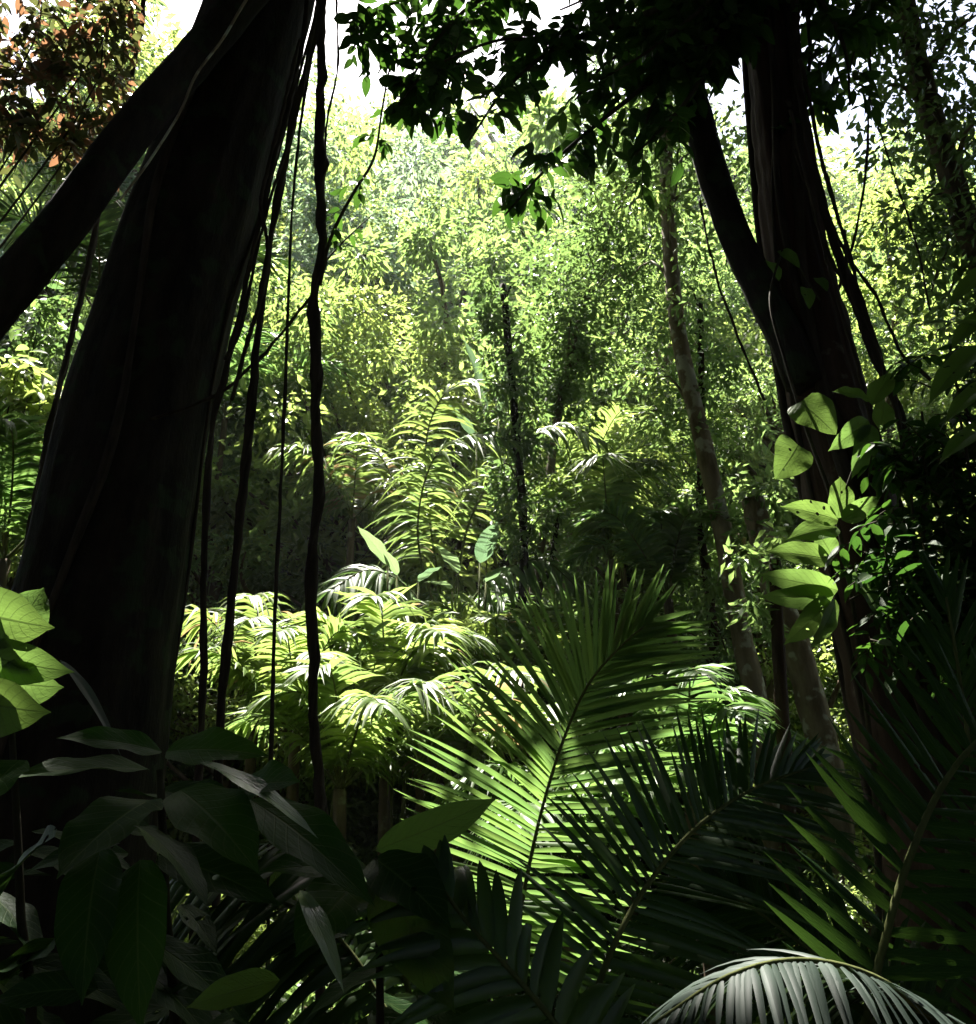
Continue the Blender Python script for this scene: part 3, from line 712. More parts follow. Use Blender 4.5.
# ------------------------------------------------------------------ hanging lianas
GL = 'hanging lianas'
LI = [
 ([(322, -60), (321, 60), (320, 170), (324, 250), (315, 300), (318, 400), (318, 500), (313, 600), (314, 700), (320, 800), (318, 920), (322, 1080)], 4.3, .026, 'thickest hanging liana, dark and knotted, straight down the left centre', True),
 ([(326, -60), (318, 20), (300, 90), (280, 190), (262, 300), (246, 450), (232, 600), (222, 720), (216, 860), (210, 1080)], 4.5, .020, 'dark hanging liana, second from the huge trunk, swinging down past the fern palms', False),
 ([(312, -60), (300, 60), (272, 170), (246, 290), (222, 380), (210, 440), (204, 560), (203, 700), (196, 860), (192, 1080)], 4.6, .018, 'dark hanging liana closest to the right side of the huge trunk', False),
 ([(330, -60), (306, 90), (292, 210), (284, 400), (278, 560), (273, 700), (270, 830), (268, 1080)], 4.7, .010, 'slim hanging liana just left of the thickest one', False),
 ([(322, -30), (300, 100), (270, 200), (256, 260), (240, 330), (225, 360)], 4.4, .010, 'short thin liana looping beside the upper right edge of the huge trunk', False),
 ([(318, 285), (300, 310), (265, 352), (232, 385), (205, 400), (150, 420)], 4.6, .009, 'thin woody vine crossing sideways between the lianas', False),
 ([(150, -60), (140, 30), (122, 125), (98, 220), (76, 320), (50, 430), (30, 540), (10, 700), (0, 900)], 6.0, .018, 'dark liana hanging behind the leaning trunk at left', False),
 ([(100, 200), (84, 290), (62, 380), (42, 470), (28, 560), (15, 760)], 6.3, .022, 'knotty liana left of the huge trunk below the leaning one', False),
 ([(790, -40), (800, 80), (815, 170), (842, 260), (872, 340), (900, 420), (925, 520), (945, 640), (960, 800)], 4.2, .022, 'dark liana bending away to the right of the red-brown trunk', False),
 ([(800, 60), (830, 190), (860, 290), (888, 380), (905, 460), (915, 560)], 4.1, .012, 'thin liana running beside the bent liana right of the red-brown trunk', False),
 ([(790, 110), (812, 200), (838, 300), (860, 380), (880, 450)], 4.0, .010, 'thin liana hugging the right flank of the red-brown trunk', False),
 ([(868, -30), (870, 60), (866, 165), (855, 235), (838, 290)], 4.6, .009, 'thin curved vine hanging right of the red-brown trunk near the top', False),
 ([(870, 100), (892, 170), (915, 240), (930, 310)], 5.0, .006, 'very thin vine slanting down to the right below the open canopy', False),
 ([(795, 150), (822, 235), (850, 300), (868, 350), (895, 400), (905, 470)], 4.15, .010, 'looping thin liana crossing in front of the bent liana at right', False),
 ([(805, 130), (835, 230), (878, 300), (900, 350), (930, 380)], 4.3, .009, 'thin liana fanning out furthest from the red-brown trunk towards the large edge leaves', False),
 ([(845, 230), (850, 290), (880, 360), (878, 420), (890, 480)], 4.05, .007, 'wiry vine dangling among the lianas right of the red-brown trunk', False),
 ([(300, 40), (278, 130), (262, 200), (268, 260), (252, 330), (232, 400)], 4.35, .012, 'crooked liana leaning on the upper right side of the huge trunk', False),
 ([(335, -30), (338, 60), (326, 130), (321, 230)], 4.32, .008, 'thin strand hanging beside the top of the thickest liana', False),
 ([(700, 200), (712, 260), (735, 330), (765, 400)], 4.6, .008, 'thin vine hanging left of the red-brown trunk', False),
]
for k, (pp, Y, r, lb, knot) in enumerate(LI):
    mb = MB(); P = smooth_path([at(a, b_, Y) for a, b_ in pp], 110)
    P = P + np.stack([np.convolve(rng.normal(size=110), np.ones(9) / 9, 'same') * r * .9 for _ in range(3)], -1)
    R = r * (1 + .18 * np.convolve(rng.normal(size=110), np.ones(5) / 3, 'same'))
    R = np.clip(R, r * .6, r * 1.6)
    if knot:
        tt = np.linspace(0, 1, 110); R *= 1 + .6 * np.exp(-((tt - .30) / .018) ** 2) + .3 * np.exp(-((tt - .47) / .02) ** 2)
    tube(mb, P, R, 10, ridges=2, rough=.15, twist=9)
    if r > .016:                                  # second strand wound round the first
        T_, N_, B_ = frames(P); cum = np.linspace(0, 1, 110) * (9 if knot else 5) * 6.283
        tube(mb, P + (N_ * np.cos(cum)[:, None] + B_ * np.sin(cum)[:, None]) * R[:, None] * 1.0, (r * .5, r * .42), 7)
    o = mb.build('liana', M['liana']); tag(o, lb, 'liana', GL)
    if k == 0:                                    # leafy side shoot
        st, lf = MB(), MB()
        leafy(st, lf, [at(320, 285, 4.3), at(330, 240, 4.25), at(352, 195, 4.2), at(374, 158, 4.2), at(382, 110, 4.2), at(392, 60, 4.2), at(410, 20, 4.2)], .012, .005, 16, .16, 3, .11, s0=.2)
        leafy(st, lf, [at(322, 265, 4.3), at(345, 240, 4.3), at(372, 215, 4.3)], .006, .003, 3, .1, 3, .09, s0=.3)
        s_ = st.build('side_shoot', M['twig'], o); lf.build('foliage', M['glossy'], s_)

# ------------------------------------------------------------------ slender trees of the middle distance
def slender(path, Y, r, mat, label, crown=None, crownmat='fresh', name='slender_tree', sides=14, rough=.1):
    P = [at(a, b_, Y) for a, b_ in path]
    g = P[-1].copy(); 
    g = np.array([P[-1][0], Y, float(ground_z(P[-1][0], Y)) - .2]); P.append(g); P = P[::-1]
    t = thing(name, label, 'tree', 'slender trees round the glade')
    mb = MB(); tube(mb, smooth_path(P, 70), (r[0], r[1]), sides, rough=rough, ridges=3, seed=Y)
    cl = MB(); 
    S = smooth_path(P, 200)
    for (s0, s1, n, rad, per, L) in (crown or []):
        idx = (np.linspace(s0, s1, n) * 199).astype(int)
        c = S[idx] + rand_dir(n) * rad * rng.random((n, 1)) ** .5 * np.array([1, 1, .8])
        clump_leaves(cl, c, rad * .45, per, L, ratio=.45)
        for q, i in zip(c[::3], idx[::3]):
            tube(mb, smooth_path([S[max(i - 6, 0)], (S[i] + q) / 2 + [0, 0, .05], q], 6), (r[1] * .4, .006), 5)
    mb.build('trunk', M[mat], t)
    if crown: cl.build('crown', M[crownmat], t, smooth=False)
    return t
slender([(668, -60), (666, 100), (668, 210), (678, 330), (700, 430), (722, 530), (742, 640), (762, 740)], 9.0, (.12, .075), 'barkpale',
        'pale lichen-spotted slender trunk curving up right of centre', [(.62, 1, 60, 1.1, 60, .13), (.35, .7, 16, .6, 45, .12)], 'fresh')
slender([(700, 300), (702, 420), (700, 520), (712, 620), (720, 740)], 10, (.07, .04), 'barkred',
        'thin reddish stem left beside the pale lichen-spotted trunk', [(.45, 1, 52, .75, 60, .12)], 'fresh')
slender([(503, 285), (508, 340), (516, 430), (523, 520), (522, 600), (508, 660)], 9.5, (.055, .045), 'bark',
        'dark slender stem wrapped with leaves at the centre of the glade', [(.62, 1.0, 46, .42, 60, .11)], 'deep')
slender([(640, 150), (615, 220), (585, 300), (560, 400), (545, 520), (530, 650)], 11, (.07, .04), 'barkmid', 'slender tree right of the centre stem with a dense rounded leafy head, bright on top',
        [(.70, .99, 74, 1.05, 85, .12), (.62, .72, 22, .5, 75, .11)], 'deep')
slender([(560, 480), (552, 560), (535, 640)], 11, (.05, .04), 'bark', 'short dark stem leaning beside the centre stem', [(.85, 1, 12, .6, 50, .12)], 'fresh')
slender([(545, 440), (553, 540), (560, 620)], 13, (.14, .11), 'barkpale', 'pale grey trunk stub showing through the leaves at the centre', [(.9, 1, 14, .9, 60, .14)], 'yellow')
slender([(566, 430), (572, 540), (576, 620)], 14, (.12, .09), 'barkpale', 'whitish trunk close beside the pale grey one at the centre', [(.9, 1, 14, .9, 60, .14)], 'fresh')
slender([(752, 500), (772, 580), (800, 660), (826, 760), (840, 850)], 8.5, (.17, .12), 'barkpale', 'thick pale pinkish trunk behind the pointed palm leaflets at right', [(.93, 1, 6, .4, 50, .13)], 'fresh')
slender([(775, 560), (778, 640), (785, 760), (795, 900)], 7.5, (.075, .05), 'barkred', 'rusty red-brown stem beside the thick pale pinkish trunk', [(.93, 1, 8, .4, 50, .12)], 'fresh')
slender([(893, -60), (910, 30), (925, 95), (950, 175), (975, 250), (1000, 330)], 6.5, (.13, .10), 'barkmid', 'brown leafy trunk slanting through the top right corner',
        [(.55, 1, 70, .9, 60, .12)], 'deep')

# ------------------------------------------------------------------ palms
def palm(label, x, y, hz, nf, L, mat, group='feathery palms of the glade', Lp=.55, tilt=(35, 80), n=42, name='feather_palm', az=None, thin=1.0, wid=.04, droop=.35, els=None):
    gz = float(ground_z(x, y)); t = thing(name, label, 'palm', group, (x, y, gz))
    tb = MB(); top = np.array([x, y, gz + hz])
    tube(tb, smooth_path([[x, y, gz - .2], [x + .05, y, gz + hz * .5], top], 16), (.07 * thin, .05 * thin), 10, rough=.05, ridges=2)
    local(tb, t).build('trunk', M['barkmid'], t)
    vr = rng.random(3)
    for k in range(nf):
        a = (az[k] if az else k * 2.4 + rng.random() * .5); el = math.radians(els[k] if els else tilt[0] + (tilt[1] - tilt[0]) * rng.random())
        h = np.array([math.cos(a), math.sin(a), 0]); l = L * (.8 + .35 * rng.random())
        d0 = h * math.cos(el) + np.array([0, 0, math.sin(el)])
        pts = [top, top + d0 * l * .4, top + d0 * l * .68 + h * l * .08 + np.array([0, 0, -.03 * l]), top + d0 * l * .8 + h * l * .28 + np.array([0, 0, -.20 * l])]
        f = MB(); rib = frond(f, pts, int(n * (.8 + .4 * vr[0])), Lp * L * .55 * (.8 + .5 * vr[1]), wid * (.8 + .5 * vr[2]), [0, 0, 1.0] + .0 * h - h * .4, droop=.3 + .5 * vr[1], rr=(.014, .004), jitter=.06, s0=.15, seg=4, lift=.25)
        fo = local(f, t).build('frond', M[mat], t); local(rib, t).build('midrib', M['rachis'], fo)
    return t
PL = [
 ('bright palm with outspread yellow fronds at the heart of the lower glade', 385, 720, 8.5, 1.3, 10, 1.7, 'palmlit'),
 ('small sunlit palm seen between the hanging lianas', 255, 700, 9.0, 1.5, 8, 1.4, 'palmold'),
 ('yellow-green palm just behind the big foreground frond', 450, 790, 7.5, .9, 9, 1.5, 'palmold'),
 ('low bright palm right of the thickest liana', 340, 790, 7.0, .7, 8, 1.3, 'palmlit'),
 ('green palm with upright fronds below the centre stem', 470, 680, 11.5, 1.8, 9, 1.9, 'palm'),
 ('palm with a rounded fan of fronds right of the centre stem', 580, 500, 12.5, 4.0, 8, 1.9, 'palmlit'),
 ('dark palm behind the leaning trunk at left', 100, 320, 8.0, 3.9, 9, 2.0, 'palmdark'),
 ('shaded palm at the far left below the leaning trunk', 5, 560, 7.5, 2.2, 8, 1.8, 'palm'),
 ('green palm at the foot of the pale lichen-spotted trunk', 690, 800, 7.5, 1.0, 8, 1.4, 'palm'),
 ('small palm low in the undergrowth behind the shaded foreground frond', 560, 880, 6.5, .5, 8, 1.3, 'palm'),
 ('bright palm with drooping fronds beside the tip of the glowing frond', 500, 700, 9.5, 1.2, 9, 1.6, 'palmlit'),
 ('bright low palm between the thickest liana and the slim one', 295, 740, 8.0, .9, 8, 1.3, 'palmlit'),
 ('pale palm overlapping the heart of the lower glade', 420, 740, 9.5, 1.2, 10, 1.8, 'palmold'),
 ('loose old palm with some browned leaflets just right of the thickest liana', 352, 520, 11.5, 3.0, 7, 1.5, 'palmold'),
 ('yellow-green palm glimpsed right of the centre stem, low among small leaves', 610, 560, 10.5, 2.4, 8, 1.8, 'palmlit'),
 ('green palm crown beside the thin reddish stem', 668, 600, 9.5, 2.2, 8, 1.6, 'palm'),
 ('tall palm crown high behind the lianas', 225, 420, 13, 4.6, 8, 2.2, 'palm'),
]
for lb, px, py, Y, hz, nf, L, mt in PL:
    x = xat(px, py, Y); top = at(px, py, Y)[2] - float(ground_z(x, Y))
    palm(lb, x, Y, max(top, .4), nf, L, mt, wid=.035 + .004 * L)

AP = thing('feather_palm', 'sunlit palm with tall arching fronds left of the centre stem', 'palm', 'feathery palms of the glade')
apx = xat(445, 640, 10.0); apg = float(ground_z(apx, 10.0))
tb = MB(); tube(tb, smooth_path([[apx, 10, apg - .2], at(445, 640, 10.0)], 14), (.08, .06), 10); tb.build('trunk', M['barkmid'], AP)
for pth, Lm, mt in [([(445, 640, 10), (418, 540, 9.8), (432, 462, 9.6), (470, 436, 9.4), (512, 440, 9.2)], .62, 'palmlit'),
                    ([(447, 640, 10), (425, 470, 10), (440, 400, 9.9), (478, 380, 9.7), (530, 395, 9.5)], .66, 'palmlit'),
                    ([(448, 640, 10), (470, 520, 10), (515, 450, 10), (560, 425, 9.8), (600, 440, 9.6)], .62, 'palmlit'),
                    ([(444, 640, 10), (410, 590, 9.6), (370, 570, 9.3), (330, 590, 9.0)], .5, 'palm'),
                    ([(446, 640, 10), (490, 580, 9.7), (540, 560, 9.5), (580, 590, 9.3)], .5, 'palm'),
                    ([(445, 640, 10), (400, 500, 10.2), (375, 450, 10.4), (335, 440, 10.6)], .5, 'palmold')]:
    f = MB(); rib = frond(f, [at(*q) for q in pth], 48, Lm, .045, np.array([.2, -.6, .8]), a0=75, a1=30, droop=.75, rr=(.018, .005), s0=.3, lift=.05, jitter=.12)
    fo = f.build('frond', M[mt], AP); rib.build('midrib', M['rachis'], fo)

# ------------------------------------------------------------------ foreground palms, frond by frond
def fg_frond(parent, pts, n, Lm, wid, mat, face=(0, -1, .45), **k):
    f = MB(); rib = frond(f, [at(*q) for q in pts], n, Lm, wid, np.array(face, float), **k)
    fo = f.build('frond', M[mat], parent); rib.build('midrib', M['rachis'], fo)
    return fo
FP = thing('feather_palm', 'foreground palm with one big glowing frond and darker arching fronds', 'palm', 'palms close to the camera')
fg_frond(FP, [(505, 1120, 2.8), (515, 960, 2.8), (528, 870, 2.78), (553, 770, 2.70), (585, 690, 2.6), (622, 645, 2.5), (650, 622, 2.42)], 74, .46, .0165, 'palm', face=(0, -1, -.2), a0=88, a1=16, droop=.10, lift=.10, s0=.25, rr=(.008, .003), jitter=.04)
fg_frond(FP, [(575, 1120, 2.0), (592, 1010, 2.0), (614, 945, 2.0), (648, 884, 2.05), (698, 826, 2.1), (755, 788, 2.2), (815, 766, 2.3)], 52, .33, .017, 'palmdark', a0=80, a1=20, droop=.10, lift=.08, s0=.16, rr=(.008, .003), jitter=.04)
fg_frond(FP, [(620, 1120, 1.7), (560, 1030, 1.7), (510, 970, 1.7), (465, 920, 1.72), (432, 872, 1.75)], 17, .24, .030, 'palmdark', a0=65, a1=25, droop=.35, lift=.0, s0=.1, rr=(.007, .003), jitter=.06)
RP = thing('feather_palm', 'nearly black palm at the right with pointed leaflets spread like blades', 'palm', 'palms close to the camera')
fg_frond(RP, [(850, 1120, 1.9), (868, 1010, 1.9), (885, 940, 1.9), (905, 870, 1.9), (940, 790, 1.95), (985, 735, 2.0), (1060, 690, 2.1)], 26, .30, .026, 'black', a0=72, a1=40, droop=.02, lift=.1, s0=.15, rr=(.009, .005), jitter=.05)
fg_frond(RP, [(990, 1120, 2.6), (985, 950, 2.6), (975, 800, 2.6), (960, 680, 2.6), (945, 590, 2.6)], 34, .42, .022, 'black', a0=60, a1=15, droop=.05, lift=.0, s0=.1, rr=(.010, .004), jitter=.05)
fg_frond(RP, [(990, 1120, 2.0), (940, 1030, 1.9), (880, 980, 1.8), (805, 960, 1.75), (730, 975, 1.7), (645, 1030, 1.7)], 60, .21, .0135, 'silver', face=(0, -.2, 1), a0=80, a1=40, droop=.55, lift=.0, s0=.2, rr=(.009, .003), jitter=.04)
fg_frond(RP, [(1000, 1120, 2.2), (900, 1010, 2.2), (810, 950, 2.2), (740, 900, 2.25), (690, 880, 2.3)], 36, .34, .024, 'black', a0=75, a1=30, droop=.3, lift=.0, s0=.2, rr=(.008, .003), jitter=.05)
LP_ = thing('feather_palm', 'shaded palm low at the left with leaflets hanging like a comb', 'palm', 'palms close to the camera')
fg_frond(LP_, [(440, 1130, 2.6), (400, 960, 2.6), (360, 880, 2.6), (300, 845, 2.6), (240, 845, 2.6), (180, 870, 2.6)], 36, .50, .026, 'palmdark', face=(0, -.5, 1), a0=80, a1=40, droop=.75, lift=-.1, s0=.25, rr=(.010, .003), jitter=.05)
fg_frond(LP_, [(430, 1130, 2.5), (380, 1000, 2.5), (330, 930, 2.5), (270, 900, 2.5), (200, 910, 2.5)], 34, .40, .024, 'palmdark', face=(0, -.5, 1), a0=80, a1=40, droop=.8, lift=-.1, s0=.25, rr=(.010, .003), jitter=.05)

# ------------------------------------------------------------------ broad-leaved plants, leaf by leaf
def one_leaf(parent, base, tip, wpx, mat, face=(0, -.5, 1), tpl=BIG, stem_to=None, roll=0.0, label=None):
    b_, t_ = at(*base), at(*tip); d = t_ - b_; L = np.linalg.norm(d)
    w = pxsize(wpx, base[1], base[2])
    lf = MB(); leaves(lf, b_, d, np.array(face, float), L, w, tpl)
    o = lf.build('leaf', M[mat], parent)
    if label: o['label'] = label
    if stem_to is not None:
        s_ = MB(); q = np.asarray(stem_to, float); midp = (b_ + q) / 2 + np.array([0, 0, .06])
        tube(s_, smooth_path([q, midp, b_], 12), (.006, .003), 6); s_.build('leaf_stalk', M['twig'], o)
    return o
# front shrub at lower left
SH = thing('broadleaf_shrub', 'dark broad-leaved shrub covering the lower left corner', 'shrub', 'broad-leaved plants close to the camera')
stem = MB(); R0 = at(170, 1150, 1.9); top = at(160, 770, 1.9)
tube(stem, smooth_path([[R0[0], 1.9, 0], R0, at(165, 900, 1.9), top], 30), (.02, .008), 8)
R1 = at(375, 1150, 1.8); tube(stem, smooth_path([[R1[0], 1.8, 0], R1, at(380, 1000, 1.8), at(376, 858, 1.8)], 30), (.014, .006), 8)
R2 = at(20, 1150, 1.8); tube(stem, smooth_path([[R2[0], 1.8, 0], R2, at(20, 900, 1.8), at(10, 700, 1.8)], 30), (.018, .006), 8)
stem.build('stem', M['twig'], SH)
E = [((162, 752, 1.9), (68, 722, 1.75), 36, 'glossy', (0, -.8, .6)), ((166, 752, 1.9), (258, 738, 1.8), 48, 'glossy', (0, -.8, .6)),
     ((150, 770, 1.9), (10, 752, 1.7), 46, 'glossy', (0, -.5, .8)), ((200, 762, 1.8), (322, 802, 1.65), 26, 'pale', (0, -.35, 1)),
     ((250, 800, 1.8), (372, 868, 1.6), 60, 'glossy', (0, -.6, .8)), ((180, 790, 1.8), (255, 840, 1.6), 70, 'glossy', (0, -.6, .8)),
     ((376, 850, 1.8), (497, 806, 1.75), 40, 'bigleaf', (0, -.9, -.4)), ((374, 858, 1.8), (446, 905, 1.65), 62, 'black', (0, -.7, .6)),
     ((384, 880, 1.8), (446, 992, 1.62), 66, 'bigleaf', (.3, -.9, -.3)), ((240, 790, 1.8), (290, 770, 1.7), 50, 'glossy', (0, -.7, .5)),
     ((370, 870, 1.8), (270, 850, 1.65), 56, 'glossy', (0, -.6, .7)), ((360, 880, 1.8), (300, 930, 1.6), 66, 'glossy', (0, -.8, .6)),
     ((150, 800, 1.9), (60, 840, 1.6), 70, 'glossy', (0, -.6, .7)), ((140, 860, 1.8), (128, 1010, 1.6), 60, 'glossy', (0, -1, .2)),
     ((100, 850, 1.8), (70, 980, 1.6), 60, 'glossy', (0, -1, .2)), ((10, 640, 1.9), (42, 585, 1.9), 48, 'bigleaf', (.2, -1, -.4)),
     ((-30, 610, 1.9), (34, 628, 1.8), 62, 'bigleaf', (0, -1, -.4)), ((-20, 655, 1.9), (54, 672, 1.8), 44, 'bigleaf', (-.1, -1, -.3)),
     ((-30, 700, 1.8), (30, 715, 1.7), 60, 'bigleaf', (0, -1, -.4)), ((0, 680, 1.9), (52, 690, 1.85), 50, 'bigleaf', (.1, -1, -.5)),
     ((60, 660, 2.2), (125, 715, 1.9), 10, 'silver', (0, -.4, 1)), ((300, 890, 1.7), (345, 960, 1.5), 20, 'pale', (0, -.4, 1)),
     ((20, 760, 1.7), (-30, 800, 1.6), 50, 'glossy', (0, -.6, .7)), ((280, 980, 1.6), (180, 1000, 1.6), 34, 'bigleaf', (0, -.8, .4))]
for e in E: one_leaf(SH, *e)
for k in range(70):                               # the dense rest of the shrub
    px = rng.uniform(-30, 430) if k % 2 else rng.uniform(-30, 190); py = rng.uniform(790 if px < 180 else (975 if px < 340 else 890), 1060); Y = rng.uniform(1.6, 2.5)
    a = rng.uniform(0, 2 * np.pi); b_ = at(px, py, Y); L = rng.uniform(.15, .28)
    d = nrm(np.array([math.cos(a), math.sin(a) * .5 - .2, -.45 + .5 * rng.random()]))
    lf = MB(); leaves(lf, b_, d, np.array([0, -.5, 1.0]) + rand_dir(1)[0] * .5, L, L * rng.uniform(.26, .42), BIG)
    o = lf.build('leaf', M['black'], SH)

def leaf_cloud(name, label, cat, group, regions, mat, L, ratio, tpl=MED, stemmat='twig', root=None):
    """a plant of leafy twigs filling small regions: (px, py, Y, half-width m, half-height m, n twigs)"""
    t = thing(name, label, cat, group); st, lf = MB(), MB()
    root = np.asarray(root, float)
    for (px, py, Y, rx, rz_, n) in regions:
        c = at(px, py, Y)
        Pm = [root, root * .5 + c * .5 + np.array([0, 0, -.1]), c - np.array([0, 0, rz_]), c + np.array([0, 0, rz_])]
        tube(st, smooth_path(Pm, 24), (.02, .006), 6)
        for _ in range(n):
            q = c + rand_dir(1)[0] * np.array([rx, rx * .7, rz_]) * rng.random() ** .4
            e = q + nrm(rand_dir(1)[0] + np.array([0, 0, -.2])) * L * 1.6
            tw = smooth_path([q, (q + e) / 2 + [0, 0, .02], e], 7); tube(st, tw, (.004, .002), 4)
            td = nrm(np.gradient(tw, axis=0))[1:6]; sd_ = nrm(np.cross(td, [0, 0, 1.0])) * np.array([1, -1, 1, -1, 1])[:, None]
            dd = nrm(td * .6 + sd_ + rand_dir(5) * .4 + [0, 0, -.4]); ln = L * (.7 + .5 * rng.random(5))
            leaves(lf, tw[1:6], dd, nrm(np.array([0, -.2, 1.0]) + rand_dir(5) * .6), ln, ln * ratio, tpl)
    st.build('stem', M[stemmat], t); lf.build('foliage', M[mat], t)
    return t
GC = 'leafy plants crowding the edges'
leaf_cloud('copper_leaved_tree', 'tree with copper and green leaves in the top left corner', 'tree', GC,
           [(30, 30, 5.6, .55, .6, 60), (90, 70, 5.6, .5, .55, 60), (20, 120, 5.6, .4, .4, 50), (70, 130, 5.6, .4, .4, 36), (105, 20, 5.6, .3, .4, 30), (-30, 60, 5.6, .5, .6, 40)],
           'copper', .15, .42, root=(-6.5, 5.8, 0))
leaf_cloud('dark_shrub', 'dark small-leaved curtain of foliage at the right edge', 'shrub', GC,
           [(935, 470, 3.6, .28, .3, 70), (960, 380, 3.6, .2, .2, 24), (925, 560, 3.5, .3, .3, 70), (960, 640, 3.4, .25, .3, 60), (985, 520, 3.4, .25, .5, 60), (900, 620, 3.5, .2, .2, 30)],
           'glossy', .10, .42, root=(3.2, 3.6, 0))
leaf_cloud('leafy_sapling', 'sapling with bright yellow-green leaves left of the huge trunk', 'sapling', GC,
           [(25, 410, 8.5, .4, .45, 40), (50, 455, 8.5, .28, .5, 40), (15, 380, 8.5, .3, .25, 20), (65, 500, 8.5, .2, .3, 16)], 'yellow', .19, .5, root=(-4.9, 8.5, 0))
leaf_cloud('leafy_sapling', 'dark leafy sapling in the shade left of the huge trunk', 'sapling', GC,
           [(95, 380, 9.5, .4, .5, 40), (40, 320, 9.5, .5, .4, 40), (80, 540, 9.3, .4, .5, 50), (10, 520, 9.3, .4, .5, 40)], 'deep', .17, .45, root=(-5.2, 9.5, 0))

# climber with broad leaves on the red-brown trunk
CV = thing('climbing_vine', 'climber with broad green leaves on the front of the red-brown trunk', 'vine', 'broad-leaved plants close to the camera')
st = MB(); CP = [(880, 1000, 4.0), (875, 800, 4.0), (858, 640, 3.95), (845, 560, 3.9), (832, 500, 3.9), (812, 445, 3.9), (800, 410, 3.9), (785, 360, 3.9), (770, 300, 3.95), (782, 250, 4.1)]
tube(st, smooth_path([at(*q) for q in CP], 70), (.014, .006), 8)
for e in [((820, 300, 4.0), (788, 250, 4.1)), ((850, 600, 3.9), (925, 560, 3.7)), ((835, 520, 3.9), (870, 420, 3.7))]:
    tube(st, smooth_path([at(*e[0]), at(*e[1])], 8), (.006, .003), 6)
st.build('stem', M['twig'], CV)
CE = [((800, 402, 3.85), (836, 428, 3.75), 44, HEARTT, (.1, -1, -.35)), ((798, 445, 3.85), (783, 472, 3.7), 42, HEARTT, (-.1, -1, -.4)),
      ((782, 250, 4.1), (800, 262, 4.0), 13, HEARTT), ((806, 288, 4.1), (812, 303, 4.0), 13, HEARTT), ((770, 262, 4.1), (782, 275, 4.0), 14, HEARTT), ((818, 278, 4.1), (828, 286, 4.0), 11, HEARTT),
      ((870, 400, 3.7), (838, 385, 3.6), 18, BIG), ((872, 405, 3.7), (893, 365, 3.7), 20, BIG), ((868, 420, 3.7), (838, 446, 3.6), 20, BIG), ((872, 425, 3.7), (860, 470, 3.6), 22, BIG), ((880, 430, 3.7), (888, 395, 3.7), 20, BIG), ((884, 450, 3.7), (905, 480, 3.6), 16, BIG),
      ((838, 520, 3.85), (790, 502, 3.7), 22, BIG), ((838, 518, 3.85), (845, 475, 3.8), 26, BIG), ((842, 520, 3.85), (880, 498, 3.7), 18, BIG), ((838, 528, 3.85), (795, 530, 3.7), 24, BIG),
      ((832, 560, 3.85), (775, 545, 3.7), 24, BIG), ((832, 555, 3.85), (818, 530, 3.8), 20, BIG), ((838, 590, 3.85), (768, 575, 3.7), 24, BIG), ((834, 595, 3.85), (770, 600, 3.7), 22, BIG), ((830, 600, 3.85), (796, 640, 3.7), 24, BIG), ((836, 600, 3.85), (824, 645, 3.7), 18, BIG),
      ((852, 575, 3.8), (898, 580, 3.6), 22, BIG), ((855, 578, 3.8), (885, 608, 3.6), 22, BIG), ((862, 570, 3.8), (905, 565, 3.7), 12, BIG), ((900, 570, 3.7), (908, 610, 3.6), 14, BIG), ((880, 515, 3.8), (888, 530, 3.7), 14, BIG)]
for b_, t_, w, tp, *fc_ in CE: one_leaf(CV, b_, t_, w * (1.0 if fc_ else 1.15), 'bigleaf', face=fc_[0] if fc_ else (rng.uniform(-.3, .3), -.8, rng.uniform(-.6, .4)), tpl=tp)

# large leaves reaching in at the right edge
RL = thing('broadleaf_shrub', 'plant with large dark leaves reaching in at the right edge', 'shrub', 'broad-leaved plants close to the camera')
st = MB(); tube(st, smooth_path([[3.0, 3.2, 0], at(1030, 700, 3.2), at(1020, 420, 3.2), at(985, 330, 3.2), at(975, 270, 3.2)], 30), (.02, .006), 8); st.build('stem', M['twig'], RL)
for b_, t_, w in [((1000, 262, 3.2), (948, 285, 3.0), 22), ((990, 330, 3.2), (926, 305, 3.0), 24), ((985, 345, 3.2), (928, 380, 3.0), 30), ((995, 380, 3.2), (945, 402, 3.0), 22), ((990, 310, 3.2), (950, 335, 3.1), 22), ((1000, 420, 3.2), (940, 440, 3.0), 26), ((1005, 300, 3.2), (1000, 240, 3.1), 26)]:
    one_leaf(RL, b_, t_, w, 'bigleaf', face=(0, -.6, .8))

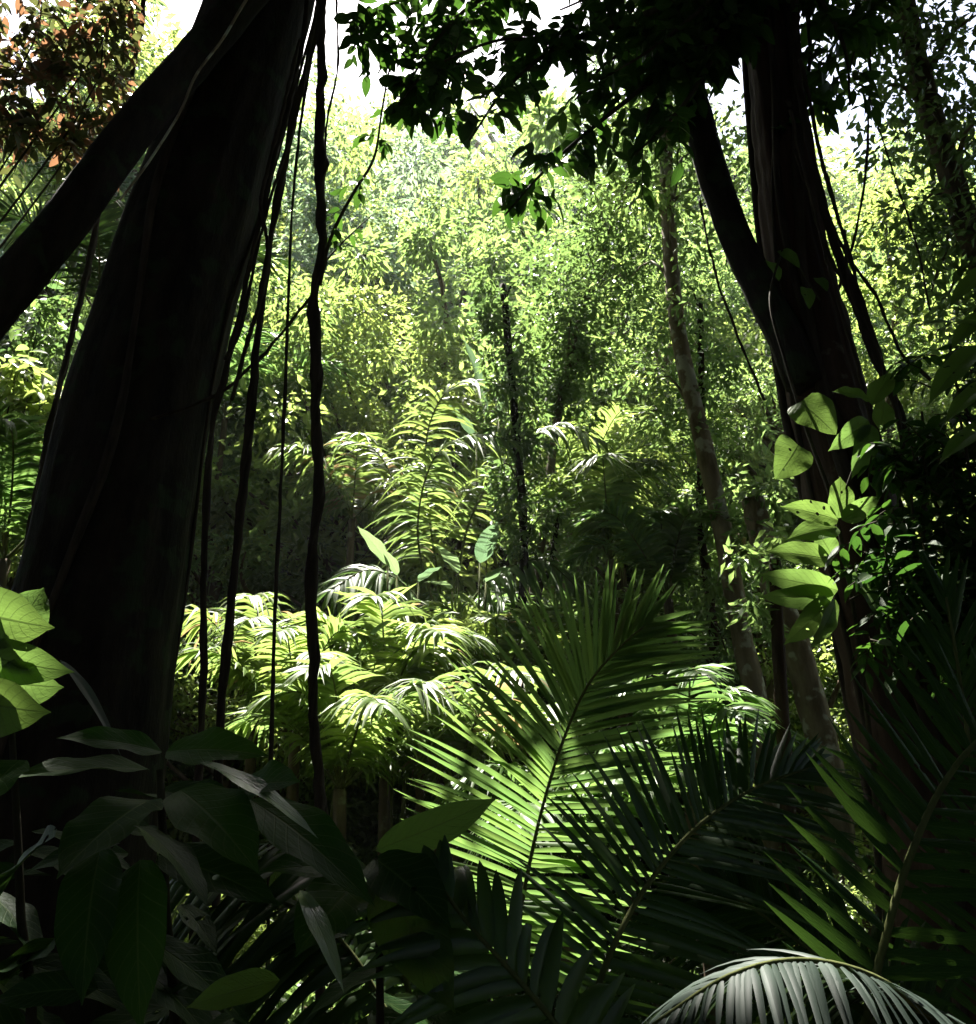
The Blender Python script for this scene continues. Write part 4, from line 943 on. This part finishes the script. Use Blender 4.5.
# pale waxy banana-like leaves in the glade
def waxy(label, px, py, Y, spec):
    t = thing('broadleaf_herb', label, 'plant', 'broad waxy herbs in the glade')
    x, y, _ = at(px, py, Y); g = float(ground_z(x, y))
    for (tx, ty, w) in spec:
        tip = at(tx, ty, Y - .3); b_ = at((px * .6 + tx * .4), (py * .55 + ty * .45), Y); d = tip - b_
        s_ = MB(); tube(s_, smooth_path([[x, y, g], [x * .5 + b_[0] * .5, y, (g + b_[2]) / 2 + .1], b_], 14), (.02, .010), 7); 
        lf = MB(); leaves(lf, b_, d, np.array([rng.uniform(-.3, .3), -.15, 1.0]), np.linalg.norm(d), pxsize(w, ty, Y), BIG)
        o = lf.build('leaf', M['pale'], t); s_.build('leaf_stalk', M['rachis'], o)
waxy('herb with shiny blue-green leaves left of the tall arching palm', 405, 600, 9, [(362, 522, 16), (440, 560, 14), (385, 545, 12), (430, 600, 14)])
waxy('herb with shiny whitish leaves near the centre of the glade', 470, 600, 9.5, [(495, 518, 20), (440, 540, 18), (510, 560, 16), (425, 575, 14)])
waxy('herb with one long pale leaf above the yellow palm', 335, 690, 8, [(392, 606, 13), (300, 640, 14), (360, 640, 12)])
waxy('tall herb catching white glare high at the centre', 490, 480, 11, [(478, 340, 20), (512, 335, 18), (455, 400, 16)])


# ------------------------------------------------------------------ damp forest air
def build_haze():
    mb = MB(); x0, x1, y0, y1, z0, z1 = -410, 410, -410, 610, -3, 75
    V = [(x, y, z) for x in (x0, x1) for y in (y0, y1) for z in (z0, z1)]
    mb.add(V, [np.array([[0, 1, 3, 2], [4, 6, 7, 5], [0, 4, 5, 1], [2, 3, 7, 6], [0, 2, 6, 4], [1, 5, 7, 3]])])
    m, n, out = mat_new('haze'); v = n.nodes.new('ShaderNodeVolumePrincipled')
    v.inputs['Color'].default_value = (.9, .95, 1, 1); v.inputs['Density'].default_value = HAZE; v.inputs['Anisotropy'].default_value = .3
    n.links.new(v.outputs[0], out.inputs['Volume'])
    o = mb.build('haze', m, smooth=False); o['kind'] = 'stuff'
HAZE = .0004
build_haze()
